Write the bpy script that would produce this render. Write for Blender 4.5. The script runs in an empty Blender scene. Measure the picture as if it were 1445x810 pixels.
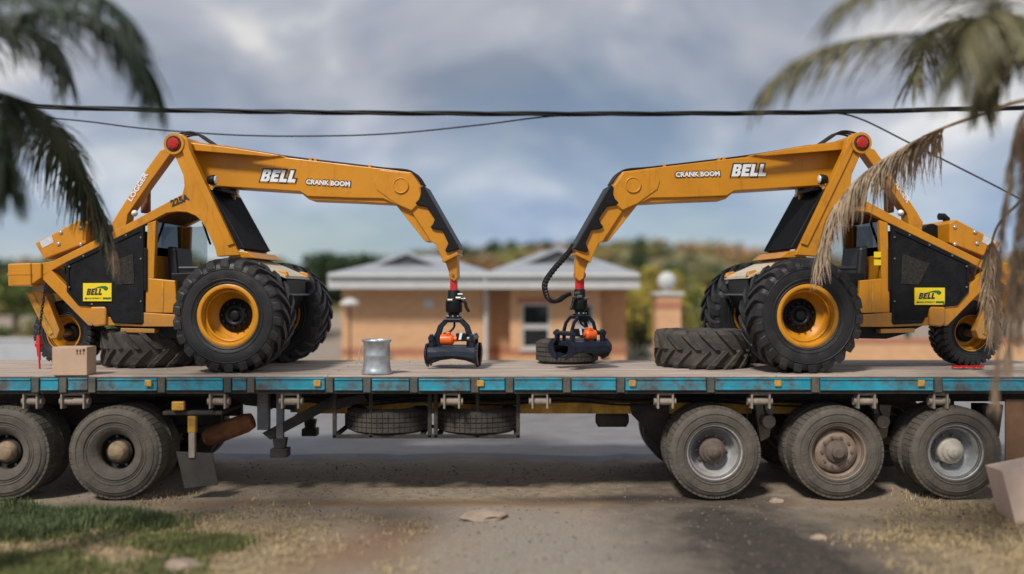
import bpy, bmesh, math, random
from mathutils import Vector, Matrix
random.seed(7)
R = math.radians
scene = bpy.context.scene
col = scene.collection

# ------------------------------------------------------------------ camera
F = 1250.0            # focal length in photo pixels (photo is 1445 wide)
CAM = Vector((0.0, -10.0, 2.32))
HZ = 415.0            # horizon row in the photo
cam_d = bpy.data.cameras.new('camera'); cam = bpy.data.objects.new('camera', cam_d); col.objects.link(cam)
cam.location = CAM; cam.rotation_euler = (R(90), 0, 0)
cam_d.sensor_width = 36.0; cam_d.lens = 36.0 * F / 1445.0
cam_d.shift_y = (HZ - 405.0) / 1445.0
cam_d.clip_end = 3000; cam_d.clip_start = 0.1
cam_d.dof.use_dof = True; cam_d.dof.focus_distance = 10.95
cam_d.dof.aperture_fstop = (cam_d.lens / 1000.0) / 0.145     # wide open: soft foreground and background
scene.camera = cam

# ------------------------------------------------------------------ sky, sun, exposure
SUN_EL, SUN_ROT = R(48), R(200)
world = bpy.data.worlds.new('World'); scene.world = world; world.use_nodes = True
nt = world.node_tree; nt.nodes.clear()
def N(t, typ, **kw):
    n = t.nodes.new(typ)
    for k, v in kw.items():
        if k.startswith('i_'): n.inputs[k[2:].replace('_', ' ')].default_value = v
        else: setattr(n, k, v)
    return n
def lk(t, a, b): t.links.new(a, b)
sky = N(nt, 'ShaderNodeTexSky', sky_type='NISHITA', sun_disc=False)
sky.sun_elevation = SUN_EL; sky.sun_rotation = SUN_ROT; sky.air_density = 1.0; sky.dust_density = 0.15; sky.ozone_density = 2.0
bgs = N(nt, 'ShaderNodeBackground'); bgs.inputs[1].default_value = 0.06
lk(nt, sky.outputs[0], bgs.inputs[0])
tc = N(nt, 'ShaderNodeTexCoord'); sep = N(nt, 'ShaderNodeSeparateXYZ'); lk(nt, tc.outputs['Generated'], sep.inputs[0])
def wmath(op, a, b):
    m = N(nt, 'ShaderNodeMath', operation=op)
    for i, v in enumerate((a, b)):
        if v is None: continue
        if isinstance(v, (int, float)): m.inputs[i].default_value = v
        else: lk(nt, v, m.inputs[i])
    return m.outputs[0]
zz = wmath('ADD', wmath('MAXIMUM', sep.outputs[2], 0.0), 0.42)
comb = N(nt, 'ShaderNodeCombineXYZ')
lk(nt, wmath('DIVIDE', sep.outputs[0], zz), comb.inputs[0]); lk(nt, wmath('DIVIDE', sep.outputs[1], zz), comb.inputs[1])
comb.inputs[2].default_value = 3.7
n1 = N(nt, 'ShaderNodeTexNoise'); n1.inputs['Scale'].default_value = 1.35; n1.inputs['Detail'].default_value = 7; n1.inputs['Roughness'].default_value = 0.52; n1.inputs['Distortion'].default_value = 0.4
n2 = N(nt, 'ShaderNodeTexNoise'); n2.inputs['Scale'].default_value = 2.1; n2.inputs['Detail'].default_value = 6; n2.inputs['Roughness'].default_value = 0.55; n2.inputs['Distortion'].default_value = 0.5
lk(nt, comb.outputs[0], n1.inputs['Vector'])
mp = N(nt, 'ShaderNodeMapping'); mp.inputs['Location'].default_value = (5.1, 2.3, 0); lk(nt, comb.outputs[0], mp.inputs[0]); lk(nt, mp.outputs[0], n2.inputs['Vector'])
cov = N(nt, 'ShaderNodeValToRGB'); cov.color_ramp.elements[0].position = 0.34; cov.color_ramp.elements[1].position = 0.52
cov.color_ramp.elements[0].color = (.35, .35, .35, 1)
lk(nt, n1.outputs[0], cov.inputs[0])
cc = N(nt, 'ShaderNodeValToRGB')
cc.color_ramp.elements[0].position = 0.36; cc.color_ramp.elements[0].color = (0.26, 0.295, 0.37, 1)
cc.color_ramp.elements[1].position = 0.64; cc.color_ramp.elements[1].color = (0.88, 0.85, 0.80, 1)
e = cc.color_ramp.elements.new(0.5); e.color = (0.43, 0.455, 0.515, 1)
lk(nt, n2.outputs[0], cc.inputs[0])
bgc = N(nt, 'ShaderNodeBackground'); bgc.inputs[1].default_value = 1.0; 
far = N(nt, 'ShaderNodeMapRange'); far.interpolation_type = 'SMOOTHSTEP'; far.inputs['From Min'].default_value = 0.03; far.inputs['From Max'].default_value = 0.25; far.inputs['To Min'].default_value = 0.85; far.inputs['To Max'].default_value = 0.0
lk(nt, sep.outputs[2], far.inputs[0])
fmx = N(nt, 'ShaderNodeMix', data_type='RGBA'); lk(nt, far.outputs[0], fmx.inputs['Factor']); lk(nt, cc.outputs[0], fmx.inputs['A'])
fcl = N(nt, 'ShaderNodeValToRGB'); fcl.color_ramp.elements[0].position = .38; fcl.color_ramp.elements[0].color = (.31, .43, .66, 1); fcl.color_ramp.elements[1].position = .62; fcl.color_ramp.elements[1].color = (.58, .66, .80, 1); lk(nt, n2.outputs[0], fcl.inputs[0]); lk(nt, fcl.outputs[0], fmx.inputs['B'])
lk(nt, fmx.outputs['Result'], bgc.inputs[0])
thin = N(nt, 'ShaderNodeMapRange'); thin.interpolation_type = 'SMOOTHSTEP'; thin.inputs['From Min'].default_value = 0.0; thin.inputs['From Max'].default_value = 0.20; thin.inputs['To Min'].default_value = 0.75; thin.inputs['To Max'].default_value = 1.0
lk(nt, sep.outputs[2], thin.inputs[0])
mixw = N(nt, 'ShaderNodeMixShader'); lk(nt, wmath('MULTIPLY', cov.outputs[0], thin.outputs[0]), mixw.inputs[0]); lk(nt, bgs.outputs[0], mixw.inputs[1]); lk(nt, bgc.outputs[0], mixw.inputs[2])
wo = N(nt, 'ShaderNodeOutputWorld'); lk(nt, mixw.outputs[0], wo.inputs[0])

sl = bpy.data.lights.new('sun', 'SUN'); sun = bpy.data.objects.new('sun', sl); col.objects.link(sun)
sl.energy = 3.4; sl.angle = R(9); sl.color = (1.0, 0.95, 0.88)
# the light comes over the photographer's left shoulder
sdir = Vector((-0.42, -0.75, 0.0)).normalized() * math.cos(SUN_EL) + Vector((0, 0, math.sin(SUN_EL)))
sun.rotation_euler = sdir.to_track_quat('Z', 'Y').to_euler()
sky.sun_rotation = math.atan2(sdir.x, sdir.y)
vs = scene.view_settings
vs.view_transform = 'Standard'; vs.look = 'None'; vs.gamma = 1; vs.use_curve_mapping = False; vs.exposure = 0.08

# ------------------------------------------------------------------ helpers
MATS = {}
def mat(name, c, rough=0.6, metal=0.0, var=0.25, scale=6.0, bump=0.0, bscale=60.0, dirt=None, dscale=1.6, dlo=0.48, dhi=0.7, coat=0.0, damt=0.8, stretch=None, spec=None):
    if name in MATS: return MATS[name]
    m = bpy.data.materials.new(name); m.use_nodes = True; t = m.node_tree; b = t.nodes['Principled BSDF']
    b.inputs['Roughness'].default_value = rough; b.inputs['Metallic'].default_value = metal
    if spec is not None: b.inputs['Specular IOR Level'].default_value = spec
    if coat: b.inputs['Coat Weight'].default_value = coat; b.inputs['Coat Roughness'].default_value = 0.15
    tcx = N(t, 'ShaderNodeTexCoord'); vec = tcx.outputs['Object']
    if stretch:
        mpn = N(t, 'ShaderNodeMapping'); mpn.inputs['Scale'].default_value = stretch; lk(t, vec, mpn.inputs[0]); vec = mpn.outputs[0]
    n = N(t, 'ShaderNodeTexNoise'); n.inputs['Scale'].default_value = scale; n.inputs['Detail'].default_value = 6; n.inputs['Roughness'].default_value = 0.62
    lk(t, vec, n.inputs['Vector'])
    r = N(t, 'ShaderNodeValToRGB'); r.color_ramp.elements[0].position = 0.3; r.color_ramp.elements[1].position = 0.7
    r.color_ramp.elements[0].color = (*[x * (1 - var) for x in c], 1); r.color_ramp.elements[1].color = (*[min(1, x * (1 + var)) for x in c], 1)
    lk(t, n.outputs[0], r.inputs[0]); out = r.outputs[0]
    if dirt:
        n3 = N(t, 'ShaderNodeTexNoise'); n3.inputs['Scale'].default_value = dscale; n3.inputs['Detail'].default_value = 9; n3.inputs['Roughness'].default_value = 0.7
        lk(t, vec, n3.inputs['Vector'])
        r3 = N(t, 'ShaderNodeValToRGB'); r3.color_ramp.elements[0].position = dlo; r3.color_ramp.elements[1].position = dhi
        r3.color_ramp.elements[1].color = (damt, damt, damt, 1)
        lk(t, n3.outputs[0], r3.inputs[0])
        mx = N(t, 'ShaderNodeMix', data_type='RGBA'); lk(t, r3.outputs[0], mx.inputs['Factor']); lk(t, out, mx.inputs['A']); mx.inputs['B'].default_value = (*dirt, 1)
        out = mx.outputs['Result']
        rr = N(t, 'ShaderNodeMapRange'); rr.inputs['To Min'].default_value = rough; rr.inputs['To Max'].default_value = min(1, rough + .4); lk(t, r3.outputs[0], rr.inputs[0]); lk(t, rr.outputs[0], b.inputs['Roughness'])
    lk(t, out, b.inputs['Base Color'])
    if bump:
        nb = N(t, 'ShaderNodeTexNoise'); nb.inputs['Scale'].default_value = bscale; nb.inputs['Detail'].default_value = 5; lk(t, vec, nb.inputs['Vector'])
        bn = N(t, 'ShaderNodeBump'); bn.inputs['Strength'].default_value = bump; bn.inputs['Distance'].default_value = 0.02; lk(t, nb.outputs[0], bn.inputs['Height']); lk(t, bn.outputs[0], b.inputs['Normal'])
    MATS[name] = m; return m

YEL = mat('yellow_paint', (0.60, 0.262, 0.014), 0.34, 0, 0.10, 3.0, 0.06, 25, dirt=(0.25, 0.12, 0.03), dscale=3.0, dlo=.55, dhi=.85, coat=.25, damt=.7)
def paint(name, c, grime, chip, mud=True):
    m = bpy.data.materials.new(name); m.use_nodes = True; t = m.node_tree; b = t.nodes['Principled BSDF']
    P = N(t, 'ShaderNodeTexCoord').outputs['Object']
    def nz(sc, d=6, r=.6, st=None):
        v = P
        if st: mpn = N(t, 'ShaderNodeMapping'); mpn.inputs['Scale'].default_value = st; lk(t, P, mpn.inputs[0]); v = mpn.outputs[0]
        n = N(t, 'ShaderNodeTexNoise'); n.inputs['Scale'].default_value = sc; n.inputs['Detail'].default_value = d; n.inputs['Roughness'].default_value = r; lk(t, v, n.inputs['Vector']); return n.outputs[0]
    def rp(f, a, e, hi=1.0):
        r = N(t, 'ShaderNodeMapRange'); r.inputs['From Min'].default_value = a; r.inputs['From Max'].default_value = e; r.inputs['To Max'].default_value = hi; lk(t, f, r.inputs[0]); return r.outputs[0]
    def mx(f, A, B):
        x = N(t, 'ShaderNodeMix', data_type='RGBA'); lk(t, f, x.inputs['Factor'])
        for k, v in (('A', A), ('B', B)):
            if isinstance(v, tuple): x.inputs[k].default_value = (*v, 1)
            else: lk(t, v, x.inputs[k])
        return x.outputs['Result']
    o = mx(rp(nz(1.1, 4), .35, .65), tuple(x * .88 for x in c), tuple(min(1, x * 1.08) for x in c))
    o = mx(rp(nz(1.0, 9, .7, (9, 9, 1.3)), .56, .74, .55), o, grime)          # run-off streaks
    o = mx(rp(nz(3.2, 9, .72), .55, .75, .6), o, grime)                        # patches of grime
    if mud:
        sz = N(t, 'ShaderNodeSeparateXYZ'); lk(t, P, sz.inputs[0]); hgt = N(t, 'ShaderNodeMath', operation='MULTIPLY_ADD'); lk(t, nz(5, 9, .75), hgt.inputs[0]); hgt.inputs[1].default_value = -1.5; lk(t, sz.outputs[2], hgt.inputs[2])
        o = mx(rp(hgt.outputs[0], .12, -.55, .75), o, (0.24, 0.17, 0.10))       # splashed mud
    ch = rp(nz(38, 4, .6), .69, .72, .9); o = mx(ch, o, chip)                  # chipped specks
    lk(t, o, b.inputs['Base Color'])
    rr = N(t, 'ShaderNodeMapRange'); rr.inputs['To Min'].default_value = .18; rr.inputs['To Max'].default_value = .58; lk(t, nz(4, 8, .7), rr.inputs[0]); lk(t, rr.outputs[0], b.inputs['Roughness'])
    bn = N(t, 'ShaderNodeBump'); bn.inputs['Strength'].default_value = .12; bn.inputs['Distance'].default_value = .02; lk(t, nz(7, 4), bn.inputs['Height']); lk(t, bn.outputs[0], b.inputs['Normal'])
    MATS[name] = m; return m
YEL = paint('logger_yellow', (0.56, 0.228, 0.008), (0.20, 0.085, 0.018), (0.07, 0.04, 0.02))
YELR = paint('rim_yellow', (0.60, 0.25, 0.010), (0.20, 0.085, 0.018), (0.07, 0.04, 0.02), False)
YELD = mat('worn_yellow', (0.55, 0.29, 0.025), 0.55, 0, 0.2, 5, 0.1, 40, dirt=(0.07, 0.045, 0.025), dscale=4, dlo=.42, dhi=.68)
BLK = mat('black_paint', (0.007, 0.0075, 0.009), 0.45, 0, 0.3, 8, 0.1, 40, spec=.25)
STEELB = mat('blue_black_steel', (0.011, 0.016, 0.028), 0.34, 0.1, 0.3, 8, 0.1, 30, spec=.4)
TYRE = mat('tyre_rubber', (0.013, 0.013, 0.014), 0.52, 0, 0.5, 5, 0.16, 40, dirt=(0.075, 0.066, 0.054), dscale=2.6, dlo=.52, dhi=.85, damt=.55, spec=.55)
TYRED = mat('dusty_tyre', (0.088, 0.077, 0.063), 0.85, 0, 0.3, 5, 0.4, 40, dirt=(0.19, 0.155, 0.115), dscale=4, dlo=.45, dhi=.8, damt=.7)
TYREO = mat('old_tyre', (0.045, 0.04, 0.036), 0.85, 0, 0.3, 6, 0.4, 45, dirt=(0.13, 0.105, 0.08), dscale=5, dlo=.45, dhi=.75, damt=.7)
RED = mat('red_paint', (0.55, 0.018, 0.02), 0.35, 0, 0.15, 9)
REDL = mat('red_lens', (0.42, 0.02, 0.012), 0.18, 0, 0.1, 9)
ORG = mat('orange_paint', (0.8, 0.12, 0.012), 0.4, 0, 0.12, 9)
WHT = mat('white_paint', (0.74, 0.75, 0.77), 0.5, 0, 0.05, 9)
CREAM = mat('cream_plate', (0.55, 0.47, 0.35), 0.55, 0, 0.12, 5, dirt=(0.3, 0.23, 0.14), dlo=.5, dhi=.8, damt=.6)
GREY = mat('grey_steel', (0.22, 0.22, 0.22), 0.45, 0.7, 0.25, 9)
SILV = mat('galvanised', (0.52, 0.55, 0.58), 0.38, 0.75, 0.2, 12)
MESHB = mat('mesh_guard', (0.008, 0.0085, 0.011), 0.6, 0.0, 0.6, 9, 0.5, 140, spec=.18, dirt=(.03, .027, .022), dscale=2.5, dlo=.5, dhi=.8, damt=.5)
RUST = mat('rusty_steel', (0.22, 0.085, 0.03), 0.8, 0.1, 0.4, 7, 0.3, 40, dirt=(0.05, 0.035, 0.025))
TEAL = mat('teal_rail', (0.018, 0.265, 0.37), 0.5, 0, 0.25, 3, 0.3, 14, dirt=(0.095, 0.065, 0.045), dscale=4.5, dlo=.43, dhi=.62, damt=.9)
CHAS = mat('chassis_dark', (0.028, 0.025, 0.022), 0.75, 0, 0.35, 6, 0.3, 30, dirt=(0.09, 0.07, 0.05), dscale=5)
DUST = mat('dusty_metal', (0.30, 0.25, 0.20), 0.8, 0.1, 0.3, 8, 0.3, 40)
PLANK = mat('deck_plank_wood', (0.40, 0.325, 0.27), 0.85, 0, 0.3, 4, 0.3, 30, dirt=(0.15, 0.12, 0.1), dscale=3, stretch=(0.25, 3, 1))
CARD = mat('cardboard', (0.52, 0.36, 0.25), 0.85, 0, 0.08, 6)
CARDT = mat('parcel_tape', (0.46, 0.34, 0.20), 0.35, 0, 0.08, 6)
INK = mat('black_ink', (0.02, 0.02, 0.02), 0.6, 0, 0.05)
STICK = mat('sticker_yellow', (0.80, 0.60, 0.012), 0.45, 0, 0.03)
STICKG = mat('sticker_green', (0.012, 0.14, 0.03), 0.45, 0, 0.05)
LABB = mat('label_blue', (0.50, 0.60, 0.72), 0.5, 0, 0.1)
LABW = mat('label_silver', (0.55, 0.57, 0.62), 0.4, 0, 0.2, 30)
SEAT = mat('seat_vinyl', (0.02, 0.02, 0.023), 0.5, 0, 0.2)
HOSE = mat('hose_rubber', (0.008, 0.008, 0.009), 0.5, 0, 0.2, spec=.3)
LAMPG = mat('lamp_lens', (0.75, 0.76, 0.76), 0.12, 0.3, 0.1, 20)
AMBER = mat('amber_reflector', (0.55, 0.29, 0.04), 0.35, 0, 0.3, 30, dirt=(.2, .15, .1), dscale=9)
def glass(name, c, rough=0.02):
    m = bpy.data.materials.new(name); m.use_nodes = True; t = m.node_tree; b = t.nodes['Principled BSDF']
    b.inputs['Base Color'].default_value = (*c, 1); b.inputs['Roughness'].default_value = rough
    tr = N(t, 'ShaderNodeBsdfTransparent'); tr.inputs[0].default_value = (0.82, 0.86, 0.88, 1)
    gl = N(t, 'ShaderNodeBsdfGlossy'); gl.inputs['Roughness'].default_value = 0.03
    fr = N(t, 'ShaderNodeFresnel'); fr.inputs[0].default_value = 1.6
    ad = N(t, 'ShaderNodeMath', operation='ADD'); ad.inputs[1].default_value = 0.10; lk(t, fr.outputs[0], ad.inputs[0])
    mx = N(t, 'ShaderNodeMixShader'); lk(t, ad.outputs[0], mx.inputs[0]); lk(t, tr.outputs[0], mx.inputs[1]); lk(t, gl.outputs[0], mx.inputs[2])
    lk(t, mx.outputs[0], t.nodes['Material Output'].inputs[0]); MATS[name] = m; return m
GLASS = glass('cab_glass', (.8, .85, .9))
DGLASS = mat('dark_window_glass', (0.012, 0.014, 0.016), 0.08, 0, 0.1)

def tag(o, label=None, cat=None, group=None, kind=None):
    if label: o['label'] = label
    if cat: o['category'] = cat
    if group: o['group'] = group
    if kind: o['kind'] = kind
    return o
def empty(name, loc=(0, 0, 0), rz=0, label=None, cat=None, group=None):
    o = bpy.data.objects.new(name, None); col.objects.link(o); o.location = loc; o.rotation_euler = (0, 0, rz); o.empty_display_size = .2
    return tag(o, label, cat, group)
def link(name, me, parent=None, loc=(0, 0, 0), rot=(0, 0, 0), scale=None):
    o = bpy.data.objects.new(name, me); col.objects.link(o); o.parent = parent; o.location = loc; o.rotation_euler = rot
    if scale: o.scale = scale
    return o
def copy_tree(o, parent=None):
    c = o.copy(); col.objects.link(c); c.parent = parent
    for ch in list(o.children): copy_tree(ch, c)
    return c

class MB:
    """collects faces in local coordinates; flip mirrors x"""
    def __init__(s, flip=False): s.v = []; s.f = []; s.flip = flip; s.sm = []
    def add(s, vs, fs, smooth=False):
        b = len(s.v); s.v += [tuple(p) for p in vs]; s.f += [tuple(b + i for i in f) for f in fs]; s.sm += [smooth] * len(fs); return s
    def box(s, x0, x1, y0, y1, z0, z1, M=None):
        vs = [Vector((x, y, z)) for z in (z0, z1) for y in (y0, y1) for x in (x0, x1)]
        if M: vs = [M @ p for p in vs]
        return s.add(vs, [(0, 2, 3, 1), (4, 5, 7, 6), (0, 1, 5, 4), (2, 6, 7, 3), (0, 4, 6, 2), (1, 3, 7, 5)])
    def prism(s, pts, y0, y1):
        """polygon in x-z extruded along y"""
        n = len(pts); A = sum(pts[i][0] * pts[(i + 1) % n][1] - pts[(i + 1) % n][0] * pts[i][1] for i in range(n))
        if A < 0: pts = pts[::-1]
        vs = [(p[0], y0, p[1]) for p in pts] + [(p[0], y1, p[1]) for p in pts]
        fs = [tuple(range(n)), tuple(range(2 * n - 1, n - 1, -1))] + [(i, n + i, n + (i + 1) % n, (i + 1) % n) for i in range(n)]
        return s.add(vs, fs)
    def hull4(s, a, b):
        """two quads (lists of 4 points) joined to a solid"""
        return s.add(list(a) + list(b), [(0, 1, 2, 3), (7, 6, 5, 4), (0, 4, 5, 1), (1, 5, 6, 2), (2, 6, 7, 3), (3, 7, 4, 0)])
    def lathe(s, prof, n=32, axis='y', c=(0, 0, 0), closed=False, smooth=True):
        """prof: list of (radius, height along axis)"""
        vs = []
        for r, h in prof:
            for i in range(n):
                a = 2 * math.pi * i / n; p, q = r * math.cos(a), r * math.sin(a)
                v = {'y': (p, h, q), 'z': (p, q, h), 'x': (h, p, q)}[axis]
                vs.append((v[0] + c[0], v[1] + c[1], v[2] + c[2]))
        m = len(prof); fs = []
        for k in range(m if closed else m - 1):
            k2 = (k + 1) % m
            for i in range(n):
                j = (i + 1) % n; fs.append((k * n + i, k * n + j, k2 * n + j, k2 * n + i))
        s.add(vs, fs, smooth)
        if not closed: s.add([vs[i] for i in range(n)], [tuple(range(n))]); s.add([vs[(m - 1) * n + i] for i in range(n)], [tuple(range(n))])
        return s
    def tube(s, pts, r, n=8, smooth=True):
        pts = [Vector(p) for p in pts]; rs = r if isinstance(r, (list, tuple)) else [r] * len(pts)
        vs = []; up = None
        for k, p in enumerate(pts):
            t = (pts[min(k + 1, len(pts) - 1)] - pts[max(k - 1, 0)]).normalized()
            if up is None: up = t.orthogonal().normalized()
            up = (up - t * up.dot(t)).normalized(); bi = t.cross(up)
            for i in range(n):
                a = 2 * math.pi * i / n; vs.append(p + (up * math.cos(a) + bi * math.sin(a)) * rs[k])
        fs = [(k * n + i, k * n + (i + 1) % n, (k + 1) * n + (i + 1) % n, (k + 1) * n + i) for k in range(len(pts) - 1) for i in range(n)]
        s.add(vs, fs, smooth); s.add(vs[:n], [tuple(range(n))]); s.add(vs[-n:], [tuple(range(n))])
        return s
    def mesh(s, name, m):
        v = [(-p[0], p[1], p[2]) for p in s.v] if s.flip else s.v
        me = bpy.data.meshes.new(name); me.from_pydata(v, [], s.f)
        me.polygons.foreach_set('use_smooth', s.sm)
        bm = bmesh.new(); bm.from_mesh(me); bmesh.ops.recalc_face_normals(bm, faces=bm.faces[:]); bm.to_mesh(me); bm.free()
        me.materials.append(m); return me
    def build(s, name, m, parent=None, bevel=0, loc=(0, 0, 0), rot=(0, 0, 0)):
        o = link(name, s.mesh(name, m), parent, loc, rot)
        if bevel:
            b = o.modifiers.new('bevel', 'BEVEL'); b.width = bevel; b.segments = 2; b.limit_method = 'ANGLE'; b.angle_limit = R(35); b.use_clamp_overlap = True
        return o

def smooth_path(pts, k=6):
    P = [Vector(p) for p in pts]; out = []
    for i in range(len(P) - 1):
        p0, p1, p2, p3 = P[max(i - 1, 0)], P[i], P[i + 1], P[min(i + 2, len(P) - 1)]
        for j in range(k):
            t = j / k
            out.append(0.5 * ((2 * p1) + (p2 - p0) * t + (2 * p0 - 5 * p1 + 4 * p2 - p3) * t * t + (-p0 + 3 * p1 - 3 * p2 + p3) * t ** 3))
    out.append(P[-1]); return out
def at(px, py, y):
    """photo pixel -> world point on the vertical plane at depth y"""
    d = y - CAM.y
    return Vector(((px - 722.5) / F * d, y, CAM.z - (py - HZ) / F * d))

def text_mesh(s, m, w, h, shear=0.0, bold=0.0, depth=0.002, name='lettering'):
    """flat text scaled to w x h, origin at lower left, in x-y"""
    cu = bpy.data.curves.new('t', 'FONT'); cu.body = s; cu.shear = shear; cu.offset = bold; cu.extrude = depth; cu.resolution_u = 3
    o = bpy.data.objects.new('t', cu); col.objects.link(o)
    dg = bpy.context.evaluated_depsgraph_get(); me = bpy.data.meshes.new_from_object(o.evaluated_get(dg))
    bpy.data.objects.remove(o); bpy.data.curves.remove(cu)
    xs = [v.co.x for v in me.vertices]; ys = [v.co.y for v in me.vertices]
    x0, x1, y0, y1 = min(xs), max(xs), min(ys), max(ys)
    for v in me.vertices: v.co.x = (v.co.x - x0) / (x1 - x0) * w; v.co.y = (v.co.y - y0) / (y1 - y0) * h
    me.name = name; me.materials.clear(); me.materials.append(m); return me
def block_letters(word, m, w, h, shear=.28, outline=0.0, depth=.002):
    """heavy slab letters B, E, L fitted to w x h; outline grows them evenly (metres)"""
    G = {'E': (.78, [[(0, 0), (.78, 0), (.78, .26), (.34, .26), (.34, .40), (.70, .40), (.70, .62), (.34, .62), (.34, .74), (.78, .74), (.78, 1), (0, 1)]]),
         'L': (.74, [[(0, 0), (.74, 0), (.74, .28), (.35, .28), (.35, 1), (0, 1)]]),
         'B': (.84, [[(0, 0), (.62, 0), (.75, .04), (.83, .13), (.84, .32), (.80, .44), (.70, .51), (.79, .58), (.82, .70), (.80, .87), (.73, .96), (.60, 1), (0, 1)], [(.33, .22), (.33, .41), (.50, .41), (.52, .38), (.52, .25), (.50, .22)], [(.33, .61), (.33, .78), (.49, .78), (.51, .75), (.51, .64), (.49, .61)]])}
    cu = bpy.data.curves.new('t', 'CURVE'); cu.dimensions = '2D'; cu.fill_mode = 'BOTH'; cu.extrude = depth; cu.offset = outline
    tot = sum(G[c][0] for c in word) + .10 * (len(word) - 1); x = 0; k = w / (tot + shear)
    for c in word:
        for ring in G[c][1]:
            sp = cu.splines.new('POLY'); sp.points.add(len(ring) - 1); sp.use_cyclic_u = True
            for p, (a, b) in zip(sp.points, ring): p.co = ((x + a + shear * b) * k, b * h, 0, 1)
        x += G[c][0] + .10
    o = bpy.data.objects.new('t', cu); col.objects.link(o); dg = bpy.context.evaluated_depsgraph_get(); me = bpy.data.meshes.new_from_object(o.evaluated_get(dg))
    bpy.data.objects.remove(o); bpy.data.curves.remove(cu); me.materials.clear(); me.materials.append(m); return me
def place_flat(me, parent, p, right, name):
    """put an x-y mesh at p, its x along 'right', facing -y"""
    r = Vector(right).normalized(); nrm = Vector((0, -1, 0)); r = (r - nrm * r.dot(nrm)).normalized(); up = nrm.cross(r)
    o = link(name, me, parent); o.matrix_local = Matrix(((r.x, up.x, nrm.x, p[0]), (r.y, up.y, nrm.y, p[1]), (r.z, up.z, nrm.z, p[2]), (0, 0, 0, 1)))
    return o

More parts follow.
